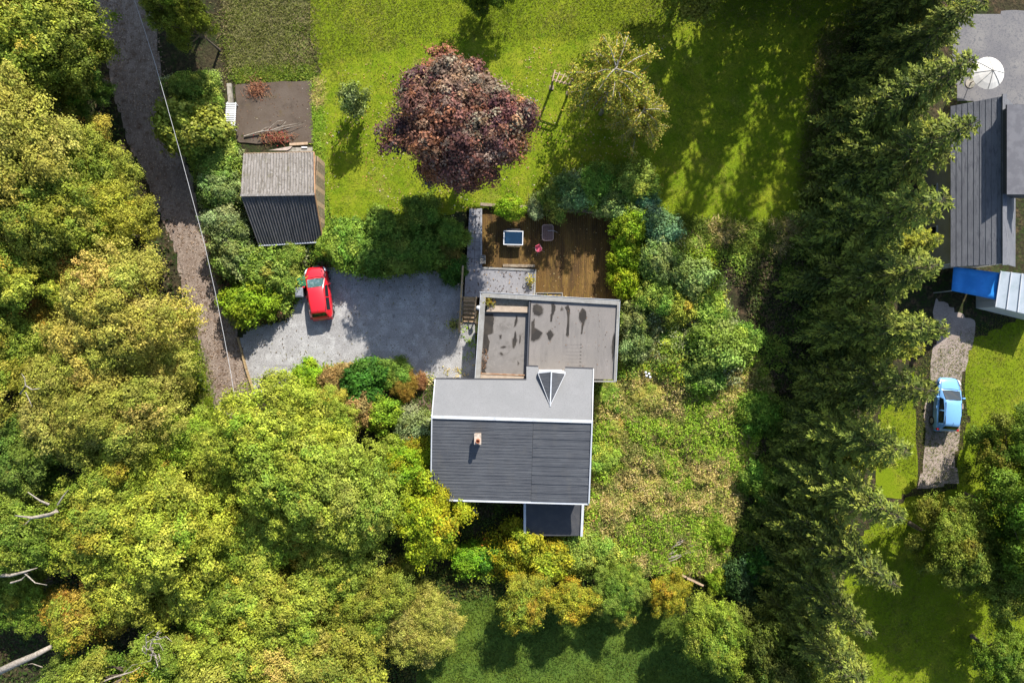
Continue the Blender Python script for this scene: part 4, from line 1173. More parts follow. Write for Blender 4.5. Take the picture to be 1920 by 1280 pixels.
behind = [(1672, 115, 'top'), (1645, 300, 'upper middle'), (1628, 480, 'middle'), (1600, 650, 'lower middle'), (1556, 830, 'lower'), (1520, 1000, 'bottom')]
for i, (px, py, w) in enumerate(behind):
    plant('conifer_tree', con[(i + 1) % 3], 0, 0, .62, 'olive-tinged conifer behind the row on the neighbour side, %s one of six' % w, 'conifer', 'conifers behind the row', (1.7, 1.5, .9), loc=G(px, py))
for i, (px, py, s, lab) in enumerate([(1395, -40, 1.0, 'conifer above the top edge, leftmost of those shading the lawn'), (1478, -62, 1.12, 'conifer above the top edge, second of those shading the lawn'),
                            (1560, -40, 1.1, 'conifer above the top edge, third of those shading the lawn'), (1640, -45, 1.05, 'conifer above the top edge beside the row')]):
    plant('conifer_tree', con[i % 3], 0, 0, s * .74, 'tall dark ' + lab, 'conifer', 'conifers above the top edge', (1, 1, 1), loc=G(px, py - 25), sz=1.55 * s)

# ================================================================== SHRUBS
KIN = {
 'green': lambda v: shrub('green', GREEN, v % 3), 'lime': lambda v: shrub('lime', LIME, v % 2, leaf=.16),
 'deep': lambda v: shrub('deep', DEEP, v % 2, leaf=.2), 'silver': lambda v: shrub('silver2', SILVER, v % 2, leaf=.15),
 'bronze': lambda v: shrub('bronze', BRONZE, v % 2, leaf=.17), 'gold': lambda v: shrub('gold', GOLD, v % 2, leaf=.16, R=1.5, h=2.2),
 'yew': lambda v: shrub('yew', YEW, v % 2, leaf=.22, aspect=.34, ncl=34, nleaf=28), 'oak': lambda v: shrub('oak', OAK, v % 2, leaf=.18),
 'tan': lambda v: shrub('tan', DRY, v % 2, leaf=.19, aspect=.25),
}
shrubs = [
 # between the lane, the pad and the shed
 ('oak', 350, 238, 1.4, 2.0, (.95, 1.0, 1.1), 'yellow-green bushy tree over the lane edge, crossed by the overhead cable'),
 ('green', 350, 170, .8, 1.0, (1, 1, 1), 'green bush at the lane edge above the yellow-green bushy tree'),
 ('green', 385, 212, .8, .9, (.9, 1, .9), 'green bush between the bushy lane tree and the white slatted panel'),
 ('green', 385, 160, .75, .8, (1.05, 1.05, 1), 'ivy-green bush at the corner of the concrete pad'),
 ('green', 405, 300, .95, .8, (1.1, 1.1, 1.2), 'green bush beside the shed front corner, near the lane'),
 ('green', 425, 275, .6, .5, (1.0, 1.1, 1.0), 'low green bush between the white slatted panel and the shed'),
 ('silver', 415, 355, .95, .9, (.8, 1, .7), 'pale green bush against the shed wall, lane side'),
 ('silver', 420, 420, .95, 1.2, (.95, 1, .9), 'grey-green bush by the dark back slope of the shed, lane side'),
 ('silver', 440, 480, 1.1, 1.4, (.85, .95, .65), 'big grey-green shrub below the shed beside the lane'),
 ('oak', 488, 505, 1.0, 1.3, (.78, .98, 1.1), 'yellow-green shrub below the shed corner'),
 ('green', 520, 525, .9, .8, (1.3, 1.25, 1.2), 'spreading green shrub between the shed and the parked red car'),
 ('lime', 462, 570, 1.05, 1.4, (1, 1, 1), 'bright lime shrub at the driveway entrance, lane side'),
 ('lime', 500, 565, .75, 1.0, (.9, .95, 1), 'lime-green shrub beside the bank left of the red car'),
 ('green', 545, 475, .7, .6, (1.1, 1.1, 1), 'low green shrub under the shed gutter'),
 ('green', 618, 455, .65, .6, (1.4, 1.5, 1.1), 'fresh green shrub at the lawn corner of the shed'),
 # hedge between lawn and driveway
 ('yew', 655, 460, 1.1, 1.0, (1.2, 1.3, 1), 'feathery green shrub at the shed end of the driveway hedge'),
 ('yew', 700, 472, 1.05, 1.1, (1, 1.05, 1), 'dark feathery shrub in the driveway hedge, second from the shed'),
 ('yew', 748, 472, 1.05, 1.15, (.9, .95, .9), 'dark feathery shrub in the middle of the driveway hedge'),
 ('yew', 794, 474, 1.0, 1.1, (.95, 1, .9), 'dark feathery shrub in the driveway hedge above the white folded sheet'),
 ('deep', 850, 500, .7, .8, (1.3, 1.1, 1.2), 'rounded green shrub behind the timber handrail'),
 ('yew', 846, 440, .7, .9, (1.2, 1.2, 1.1), 'feathery shrub beside the grey path'),
 ('tan', 838, 470, .7, .8, (.7, .65, .6), 'brown withered shrub beside the grey path'),
 ('yew', 720, 420, .8, .9, (1.1, 1.1, 1), 'green shrub in the shade of the copper beech, shed side'),
 ('green', 790, 400, .9, .9, (.7, .8, .7), 'dark green shrub in the shade under the copper beech'),
 # top edge of the deck
 ('lime', 955, 388, .62, .7, (1.1, 1.2, 1), 'small bright lime bush above the deck wall'),
 ('silver', 1003, 392, .55, .5, (1, 1, 1), 'small silvery bush above the deck wall'),
 ('green', 1045, 378, .85, .8, (.9, .9, .9), 'green bush above the brown deck, nearest the silvery bush'),
 ('silver', 1075, 365, .95, 1.1, (.7, .95, .75), 'blue-green bush above the deck, centre of the row'),
 ('green', 1115, 355, 1.0, 1.1, (.85, 1.05, .9), 'leafy green bush above the deck below the birch'),
 ('silver', 1150, 385, .9, 1.1, (.85, 1, .65), 'grey-green bush at the upper corner of the deck'),
 ('green', 1190, 345, 1.0, 1.2, (1.1, 1.15, 1.1), 'tall green bush between the birch and the shaded lawn'),
 ('silver', 1205, 370, .7, .9, (.6, .95, 1.1), 'blue-tinged spiky bush at the edge of the shaded lawn'),
 # right side of the deck and extension
 ('lime', 1180, 430, .85, 1.3, (.95, 1, .9), 'bright lime climber at the upper right side of the deck'),
 ('lime', 1178, 480, .85, 1.3, (1.1, 1.1, .9), 'bright lime climber at the middle of the deck side'),
 ('lime', 1172, 530, .8, 1.3, (1.15, 1.1, .8), 'yellow-lime climber at the lower corner of the deck'),
 ('silver', 1235, 430, 1.0, 1.2, (.65, .95, 1), 'blue-green shrub at the lower corner of the shaded lawn'),
 ('silver', 1235, 490, 1.05, 1.3, (.9, 1.05, .7), 'grey-green shrub right of the lime climbers'),
 ('silver', 1290, 520, 1.1, 1.3, (.95, 1.1, .7), 'pale grey-green shrub below the shaded lawn'),
 ('green', 1230, 555, 1.0, 1.2, (1.0, 1.1, 1), 'leafy green shrub right of the deck corner'),
 ('oak', 1270, 570, .9, 1.0, (1.1, 1.1, 1), 'yellow-flecked shrub in the thicket right of the extension'),
 ('silver', 1185, 600, .85, 1.2, (1.0, 1.05, .75), 'silver-green shrub against the extension roof edge'),
 ('silver', 1188, 645, .8, 1.0, (.9, 1.05, .8), 'silver-green shrub at the lower corner of the extension'),
 ('green', 1330, 580, .95, .9, (1.0, 1.2, 1), 'green shrub in the half shade before the conifers'),
 ('silver', 1340, 655, 1.25, 1.5, (.95, 1.15, .5), 'large pale green shrub standing out in the wild meadow'),
 ('silver', 1320, 700, .95, 1.0, (.8, 1.1, .5), 'lower pale green shrub in front of the large one in the meadow'),
 ('green', 1260, 640, .7, .6, (1.1, 1.2, 1), 'low green shrub in the meadow near the extension'),
 ('green', 1140, 745, .65, .6, (1.2, 1.25, 1.1), 'low green shrub close to the pale roof corner'),
 ('green', 1130, 860, .75, .7, (1.3, 1.35, 1.2), 'green shrub close against the dark roof side'),
 ('tan', 1215, 740, .7, .4, (1.35, 1.3, 1.2), 'tan withered shrub in the meadow beside the extension corner'),
 ('tan', 1160, 810, .65, .4, (1.4, 1.25, 1.2), 'tan withered shrub near the dark roof side'),
 ('tan', 1250, 810, .65, .4, (1.35, 1.35, 1.2), 'dry tan shrub in the middle of the meadow'),
 ('green', 1390, 640, 1.0, .9, (.8, 1, .8), 'green shrub in the shade of the conifers, upper meadow'),
 ('green', 1420, 770, 1.0, .9, (.75, .95, .7), 'green shrub in the shade of the conifers, middle meadow'),
 ('green', 1430, 900, 1.0, 1.0, (.75, .95, .75), 'green shrub at the foot of the conifers, lower meadow'),
 ('lime', 1352, 1005, .6, .7, (.7, .8, .9), 'small yellow-green bush in the shady meadow corner'),
 ('lime', 1345, 1090, .55, .8, (.9, .9, 1), 'small yellow-green bush beside the broken wood panels'),
 ('silver', 1395, 1085, 1.0, 1.3, (.25, .4, .32), 'dark blue-green shrub in the meadow corner'),
 ('deep', 1440, 1060, 1.05, 1.5, (.9, .9, 1), 'deep green shrub at the foot of the conifer row'),
 # behind the house
 ('gold', 985, 1015, 1.1, 1.3, (.9, 1.05, 1.3), 'yellow shrub just below the dark lean-to'),
 ('gold', 1030, 1045, 1.1, 1.2, (.95, 1.05, 1.3), 'golden yellow shrub below the lean-to, nearest the amber trees'),
 ('gold', 960, 1055, .85, 1.0, (.9, .95, 1), 'yellow-green shrub at the lower end of the back garden'),
 ('green', 1085, 1035, 1.0, 1.1, (1.3, 1.2, 1.2), 'olive-green shrub right of the golden shrubs'),
 ('green', 1140, 1040, .9, .9, (1.2, 1.2, 1.1), 'olive shrub at the lower edge of the meadow'),
 ('lime', 880, 1050, .8, .9, (.75, 1, .9), 'bright green bush between the golden tree and the yellow shrubs'),
 ('deep', 912, 1045, .65, .8, (1.5, 1.6, 1.2), 'glossy green bush next to the bright green one'),
 # between driveway and house
 ('lime', 582, 706, .75, .7, (1.1, 1.2, 1), 'bright lime bush at the lower edge of the driveway'),
 ('bronze', 632, 712, .85, .7, (1.2, 1.2, 1.1), 'bronze bush on the driveway edge left of the dark green shrub'),
 ('deep', 680, 715, 1.05, 1.1, (1.2, 1.25, 1.2), 'rounded dark green shrub on the driveway edge'),
 ('green', 738, 700, .8, .7, (.8, .95, .8), 'green shrub behind the golden clipped bush'),
 ('bronze', 672, 768, .95, 1.2, (1.1, 1.05, 1), 'bronze-brown shrub between the green trees and the fresh green shrub'),
 ('lime', 716, 778, .9, 1.1, (.85, .95, 1.1), 'fresh green shrub in the bed beside the house'),
 ('silver', 770, 800, .9, 1.0, (1.05, 1.1, 1.05), 'silvery blue-green shrub beside the house wall'),
 ('oak', 742, 835, .75, .9, (.95, 1.1, 1), 'olive shrub below the silvery shrub by the house'),
 ('green', 795, 822, .6, .7, (1.5, 1.4, 1), 'yellow-green bush against the house wall'),
 ('bronze', 786, 715, .40, .35, (1.1, .8, .9), 'small reddish bush at the corner of the pale roof'),
]
for i, (k, px, py, s, sz, tint, lab) in enumerate(shrubs):
    plant('shrub', KIN[k](i), px, py, s, lab, 'shrub', None, tint, sz=sz, zc=1.2 * sz, parts=('stem', 'foliage'))
# the clipped golden ball
gs = broadleaf('ball', 0, 1.0, .1, 1.6, 12, 36, 26, .10, .10, [(4, (.30, .19, .03)), (3, (.36, .25, .05)), (1.5, (.22, .19, .03))], .05, aspect=.3, twigs=8, jit=.12, lobe_k=.5)
plant('shrub', gs, 757, 726, .95, 'round golden-orange clipped bush on the driveway edge near the house', 'shrub', None, zc=1.0, parts=('stem', 'foliage'))

# ================================================================== GROUND COVER (uncountable)
def cover(name, outline, n, pals, leaf, hgt, label, cat, seed, aspect=.5, clump=14, spread=.22, blade=False, freq=.5):
    g = np.random.default_rng(seed)
    poly = np.array(gpoly(outline))
    x0, y0 = poly.min(0); x1, y1 = poly.max(0)
    x = x0 + (x1 - x0) * g.random(n * 3); y = y0 + (y1 - y0) * g.random(n * 3)
    k = inside(poly, x, y); x = x[k][:n]; y = y[k][:n]
    n = len(x)
    nz = vnoise(x * freq + seed, y * freq) * .65 + vnoise(x * freq * 3.1, y * freq * 3.1 + seed) * .35
    cl = np.zeros((n, 3)); hz = np.zeros(n)
    for (lo, hi, pal) in pals:
        mk_ = (nz >= lo) & (nz < hi)
        if mk_.any(): cl[mk_] = pick(g, pal, int(mk_.sum()))
    hz = hgt * (.4 + 1.0 * vnoise(x * .9, y * .9 + 9))
    ci = np.repeat(np.arange(n), clump)
    dx = g.normal(size=(len(ci), 2)) * spread
    X = x[ci] + dx[:, 0]; Y = y[ci] + dx[:, 1]
    Zv = gz(X, Y) + hz[ci] * np.exp(-(dx ** 2).sum(1) / (2 * (spread * 1.2) ** 2)) * (.35 + .65 * g.random(len(ci)))
    c = np.stack([X, Y, Zv + .02], 1)
    if blade:
        ax = np.stack([dx[:, 0] * 3 + g.normal(size=len(ci)) * .5, dx[:, 1] * 3 + g.normal(size=len(ci)) * .5, .35 + .3 * g.random(len(ci))], 1)
        nr = g.normal(size=(len(ci), 3)) * .5 + np.array([0, 0, .8])
    else:
        ax = None
        nr = g.normal(size=(len(ci), 3)) * .5 + np.array([0, 0, .9])
    colr = np.clip(cl[ci] * (1 + .22 * g.normal(size=(len(ci), 1))), .004, 1)
    me = leaf_mesh(name, c, nr, leaf * (.6 + .8 * g.random(len(ci))), colr, aspect=aspect, axis=ax, mat=leafmat('leaf', .3))
    tagit(link_mesh(name, me), label, cat, kind='stuff')
BRAM = [(4, (0.200, 0.300, 0.037)), (3, (0.138, 0.225, 0.030)), (2, (0.288, 0.350, 0.050))]
HAY = [(4, (0.518, 0.403, 0.139)), (3, (0.432, 0.374, 0.107)), (2, (0.605, 0.475, 0.214)), (2.5, (0.374, 0.446, 0.063))]
MEAD = [(4, (0.273, 0.416, 0.033)), (3, (0.195, 0.338, 0.026)), (2, (0.351, 0.429, 0.052))]
meadow = [(1112, 720), (1160, 716), (1166, 570), (1170, 420), (1230, 400), (1310, 450), (1345, 600), (1400, 640), (1440, 720), (1400, 900), (1350, 1075), (1240, 1068), (1110, 1080), (1096, 1000), (1108, 900)]
cover('meadow_greenery', meadow, 7500, [(0, .35, HAY), (.35, .48, [(1, (.23, .25, .06)), (1, (.29, .27, .08)), (1, (.18, .24, .04))]), (.48, 1.1, MEAD)], .135, 1.1, 'tangled green and straw-coloured weeds of the wild meadow', 'weeds', 11, clump=26, spread=.25, freq=.42)
cover('thicket', [(1168, 410), (1210, 330), (1240, 420), (1330, 480), (1370, 600), (1380, 720), (1290, 730), (1200, 690), (1160, 716), (1168, 570)], 1500, [(0, .38, LIME), (.38, .52, GREEN), (.52, 1.1, SILVER)], .16, 1.7, 'tangle of brambles and saplings filling the thicket beside the deck', 'thicket', 41, clump=34, spread=.32, freq=.5)
cover('deck_head_thicket', [(1020, 360), (1060, 330), (1210, 310), (1205, 400), (1165, 402), (1030, 392)], 420, [(0, .45, GREEN), (.45, 1.1, SILVER)], .16, 1.3, 'tangle of leafy plants above the deck wall', 'thicket', 42, clump=30, spread=.28, freq=.6)
cover('hedge_fill', [(630, 440), (700, 420), (830, 405), (836, 500), (700, 510), (640, 495)], 650, [(0, .5, YEW), (.5, 1.1, GREEN)], .2, 1.1, 'feathery growth filling the hedge above the driveway', 'hedge', 43, clump=34, spread=.3, freq=.6, aspect=.35)
cover('meadow_grass', meadow, 3600, [(0, .5, HAY), (.5, 1.1, [(1, (.26, .24, .08)), (1, (.16, .2, .04)), (1, (.30, .22, .10))])], .55, .9, 'long dry grass bent over in the wild meadow', 'grass', 12, aspect=.07, clump=16, spread=.2, blade=True, freq=.42)
cover('shade_undergrowth', [(1320, 440), (1520, 430), (1560, 600), (1520, 800), (1480, 1000), (1450, 1130), (1330, 1080), (1380, 900), (1430, 700), (1400, 560)], 2600, [(0, .5, [(1, (.06, .09, .02)), (1, (.12, .09, .05)), (1, (.09, .12, .02))]), (.5, 1.1, BRAM)], .18, .3, 'low brown-green undergrowth, coloured dark to deepen the shade of the conifers', 'undergrowth', 13, clump=12)  # dull undergrowth; its dark tones also stand in for conifer shade
cover('bank_undergrowth', [(306, 152), (415, 140), (412, 250), (440, 275), (455, 290), (450, 365), (480, 470), (600, 462), (640, 440), (640, 500), (575, 500), (545, 590), (480, 610), (440, 610), (400, 480), (380, 380), (352, 270)], 4200, [(0, .40, [(1, (.13, .11, .05)), (1, (.10, .13, .03)), (.5, (.2, .08, .05))]), (.40, .62, BRAM), (.62, 1.1, SILVER)], .16, .9, 'ivy and brambles on the bank between lane, pad and shed', 'undergrowth', 14, clump=14, spread=.2)
cover('bed_plants', [(560, 704), (700, 696), (808, 718), (812, 900), (880, 945), (985, 945), (985, 1010), (880, 1060), (700, 900), (600, 760)], 1500, [(0, .45, [(1, (.14, .10, .05)), (1, (.08, .10, .03))]), (.45, 1.1, [(1, (.06, .10, .018)), (1, (.10, .14, .02))])], .15, .18, 'low plants and leaf litter in the beds round the house', 'ground cover', 15, clump=9)
cover('wood_undergrowth', [(-90, -60), (150, -60), (200, 150), (235, 280), (290, 400), (340, 540), (365, 650), (395, 790), (520, 830), (700, 850), (740, 1000), (700, 1330), (-90, 1330)], 6500, [(0, .5, [(1, (.05, .07, .016)), (1, (.10, .07, .04)), (1, (.07, .09, .018))]), (.5, 1.1, [(1, (.06, .10, .018)), (1, (.04, .07, .014))])], .22, .4, 'low undergrowth on the shaded floor of the wood', 'undergrowth', 16, clump=9, spread=.35)
cover('verge_grass', [(345, 620), (380, 655), (408, 780), (470, 810), (380, 830)], 500, [(0, 1.1, [(1, (.22, .30, .02)), (1, (.16, .25, .02)), (.5, (.3, .26, .1))])], .2, .2, 'bright grass verge along the lane', 'grass', 17, aspect=.12, clump=14, blade=True)
cover('lawn_edge_grass', [(585, 150), (604, 150), (606, 300), (614, 430), (600, 440), (592, 300)], 420, [(0, .5, HAY), (.5, 1.1, MEAD)], .28, .2, 'longer rough grass along the edge of pad and shed', 'grass', 18, aspect=.09, clump=14, blade=True)
cover('fence_grass', [(430, 132), (590, 122), (588, 144), (440, 152)], 420, [(0, 1.1, [(1, (.22, .27, .03)), (1, (.13, .2, .02))])], .2, .12, 'strip of rough grass above the concrete pad', 'grass', 19, aspect=.3, clump=12)
cover('lower_undergrowth', [(740, 1060), (1100, 1075), (1340, 1085), (1480, 1150), (1500, 1330), (1380, 1330), (1380, 1230), (1250, 1140), (1000, 1110), (780, 1130), (780, 1330), (690, 1330)], 1800, [(0, 1.1, [(1, (.06, .10, .018)), (1, (.09, .12, .02)), (.6, (.14, .13, .03))])], .2, .35, 'low undergrowth round the lower garden', 'undergrowth', 20, clump=10, spread=.3)
# grass blades of the lawn, so that it is not a bare sheet
cover('lawn_grass', [(600, 125), (800, 66), (1100, 66), (1300, 46), (1580, 40), (1540, 260), (1530, 415), (1440, 428), (1300, 420), (1215, 405), (1195, 345), (1050, 378), (1020, 388), (900, 384), (860, 392), (700, 436), (622, 420), (608, 350), (600, 260)], 9000,
      [(0, .42, [(1, (.12, .17, .012)), (1, (.16, .20, .02))]), (.42, .62, [(1, (.15, .20, .014)), (1, (.19, .22, .02)), (.5, (.24, .22, .05))]), (.62, 1.1, [(1, (.10, .16, .012)), (1, (.21, .22, .03))])], .13, .05, 'short mown grass of the garden lawn', 'grass', 21, aspect=.16, clump=9, spread=.28, blade=True, freq=.25)
GRS = [(0, .42, [(1, (.115, .16, .014)), (1, (.155, .18, .022))]), (.42, .62, [(1, (.14, .18, .016)), (1, (.18, .20, .03)), (.6, (.23, .20, .06))]), (.62, 1.1, [(1, (.10, .15, .014)), (1, (.20, .20, .04))])]
cover('upper_lawn_grass', [(575, -40), (1760, -40), (1600, 40), (1300, 50), (1100, 72), (800, 72), (606, 128), (580, 60)], 6000, GRS, .15, .08, 'short grass of the lawn beyond the top of the garden', 'grass', 22, aspect=.16, clump=9, spread=.3, blade=True, freq=.25)
cover('far_lawn_grass', [(1625, 755), (1722, 678), (1795, 632), (1930, 570), (1930, 1300), (1560, 1300), (1560, 1180), (1600, 1010), (1700, 930)], 5000, GRS, .15, .08, 'grass of the lawn beyond the conifers', 'grass', 23, aspect=.16, clump=9, spread=.3, blade=True, freq=.25)
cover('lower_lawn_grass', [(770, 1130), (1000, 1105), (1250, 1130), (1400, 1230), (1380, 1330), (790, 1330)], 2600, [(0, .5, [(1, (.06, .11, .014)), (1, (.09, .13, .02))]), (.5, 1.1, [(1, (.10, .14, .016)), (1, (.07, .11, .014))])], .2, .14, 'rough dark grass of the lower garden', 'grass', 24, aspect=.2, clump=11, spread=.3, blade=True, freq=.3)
cover('lawn_foot_grass', [(1215, 405), (1300, 412), (1440, 418), (1535, 408), (1540, 470), (1440, 480), (1300, 460), (1230, 430)], 900, [(0, .45, HAY), (.45, 1.1, [(1, (.13, .19, .02)), (1, (.18, .22, .03)), (1, (.10, .15, .02))])], .3, .35, 'ragged long grass along the foot of the shaded lawn', 'grass', 44, aspect=.14, clump=16, spread=.3, blade=True, freq=.5)
cover('lawn_side_grass', [(1540, 60), (1600, 40), (1560, 240), (1545, 430), (1500, 430), (1510, 250)], 800, [(0, 1.1, [(1, (.13, .17, .02)), (1, (.18, .19, .04)), (1, (.20, .16, .06))])], .28, .25, 'ragged grass where the shaded lawn meets the conifers', 'grass', 45, aspect=.14, clump=14, spread=.3, blade=True, freq=.5)
cover('driveway_weeds', [(545, 690), (700, 684), (780, 702), (812, 708), (812, 722), (700, 704), (560, 712)], 260, [(0, .5, HAY), (.5, 1.1, MEAD)], .16, .14, 'weeds creeping over the lower edge of the driveway', 'weeds', 46, clump=12, spread=.22)
cover('driveway_edge_weeds', [(860, 610), (866, 560), (893, 640), (893, 710), (840, 712), (815, 690), (870, 690)], 26, [(0, .5, HAY), (.5, 1.1, MEAD)], .14, .1, 'sparse weeds on the gravel in front of the house', 'weeds', 47, clump=12, spread=.16)
cover('back_garden_fill', [(860, 1030), (940, 985), (1090, 985), (1180, 1020), (1190, 1075), (860, 1080)], 420, [(0, .45, GOLD), (.45, .6, LIME), (.6, 1.1, GREEN)], .15, 1.5, 'tangle of yellow and green saplings behind the house', 'thicket', 48, clump=32, spread=.3, freq=.5)
cover('plot_grass', [(415, -40), (580, -40), (590, 60), (600, 135), (430, 148), (412, 60)], 1500, [(0, .5, [(1, (.20, .19, .07)), (1, (.15, .17, .03))]), (.5, 1.1, [(1, (.13, .17, .02)), (1, (.24, .20, .09))])], .2, .16, 'rough dry grass of the plot above the concrete pad', 'grass', 49, aspect=.2, clump=10, spread=.3, blade=True, freq=.4)
def litter(name, outline, n, pal, size, label, seed):
    g = np.random.default_rng(seed)
    poly = np.array(gpoly(outline)); x0, y0 = poly.min(0); x1, y1 = poly.max(0)
    x = x0 + (x1 - x0) * g.random(n * 3); y = y0 + (y1 - y0) * g.random(n * 3)
    k = inside(poly, x, y) & (vnoise(x * .5, y * .5) > .25 + .3 * g.random(n * 3)); x = x[k][:n]; y = y[k][:n]
    c = np.stack([x, y, gz(x, y) + .035 + .03 * g.random(len(x))], 1)
    me = leaf_mesh(name, c, g.normal(size=(len(x), 3)) * .35 + np.array([0, 0, 1]), size * (.6 + .8 * g.random(len(x))), pick(g, pal, len(x)), mat=leafmat('leaf', .2))
    tagit(link_mesh(name, me), label, 'leaves', kind='stuff')
litter('lawn_leaves', [(600, 130), (1250, 60), (1230, 330), (1000, 395), (700, 430), (610, 420)], 1500, [(4, (.42, .34, .12)), (2, (.45, .25, .08)), (1, (.5, .45, .3))], .13, 'pale fallen leaves dotted over the lawn', 31)
litter('lane_leaves', [(190, 0), (285, 0), (345, 270), (394, 470), (446, 630), (476, 740), (470, 820), (400, 780), (342, 540), (240, 270)], 2600, [(3, (.30, .21, .14)), (4, (.40, .31, .23)), (1.5, (.17, .11, .07))], .13, 'brown fallen leaves scattered over the lane', 32)
litter('driveway_leaves', [(470, 720), (450, 640), (545, 595), (580, 510), (860, 510), (890, 700), (560, 700)], 420, [(3, (.16, .12, .08)), (2, (.22, .2, .08)), (1, (.3, .26, .2))], .11, 'few fallen leaves and weeds on the gravel driveway', 33)

def roof_litter(name, outline, z, n, pal, size, label, seed):
    g = np.random.default_rng(seed)
    poly = np.array([tuple(P(a, b, z)[:2]) for a, b in outline]); x0, y0 = poly.min(0); x1, y1 = poly.max(0)
    x = x0 + (x1 - x0) * g.random(n * 4); y = y0 + (y1 - y0) * g.random(n * 4)
    k = inside(poly, x, y); x = x[k][:n]; y = y[k][:n]
    c = np.stack([x, y, np.full(len(x), z + .025)], 1)
    me = leaf_mesh(name, c, g.normal(size=(len(x), 3)) * .2 + np.array([0, 0, 1]), size * (.6 + .8 * g.random(len(x))), pick(g, pal, len(x)), mat=leafmat('leaf', .2))
    tagit(link_mesh(name, me), label, 'leaves', kind='stuff')
BRN = [(3, (.20, .11, .06)), (2, (.28, .16, .09)), (2, (.10, .07, .05))]
roof_litter('roof_leaves', [(901, 655), (912, 652), (916, 672), (906, 698), (900, 698)], 2.74, 90, BRN, .10, 'reddish leaf litter along the edge of the lower flat roof', 61)
roof_litter('parapet_leaves', [(1000, 572), (1150, 576), (1146, 700), (1000, 690)], 3.185, 60, BRN, .07, 'odd dead leaves on the upper flat roof', 62)
roof_litter('deck_leaves', [(908, 396), (1158, 410), (1154, 560), (1010, 556), (1008, 500), (908, 495)], zd, 330, [(2, (.36, .20, .08)), (2, (.22, .12, .05)), (1, (.5, .4, .2))], .09, 'fallen leaves scattered over the brown deck', 63)
roof_litter('path_leaves', [(876, 392), (902, 392), (902, 498), (1000, 508), (998, 552), (874, 552)], zp + .01, 160, [(2, (.16, .12, .10)), (2, (.08, .06, .05)), (1, (.4, .3, .2))], .12, 'dead leaves on the grey path and platform', 64)
roof_litter('pad_leaves', [(448, 165), (580, 156), (582, 262), (450, 262)], float(gz(*G(510, 210)[:2])) + .10, 130, BRN + [(1, (.5, .45, .35))], .08, 'dead leaves scattered over the concrete pad', 65)

# ================================================================== THINGS
# ------------------------------------------------------------------ red hatchback
surf('car_red', (0.62, 0.012, 0.022), [], 0.35, spec=0.5, coat=0.8)
surf('car_glass', (0.012, 0.02, 0.022), [], 0.06, spec=0.9)
surf('screen_glass_reflect', (0.05, 0.10, 0.10), [((0.16, 0.22, 0.23), 2.2, 0.52, 0.62)], 0.08, spec=0.9)  # pale blotches are reflections painted into the windscreen colour
surf('rubber', (0.02, 0.02, 0.02), [], 0.8)
surf('plastic_black', (0.025, 0.025, 0.027), [], 0.5)
surf('alloy', (0.45, 0.46, 0.47), [], 0.35, metal=0.8)
surf('lamp_clear', (0.6, 0.62, 0.64), [], 0.1, spec=0.8)
surf('lamp_red', (0.35, 0.01, 0.01), [], 0.15, spec=0.7)

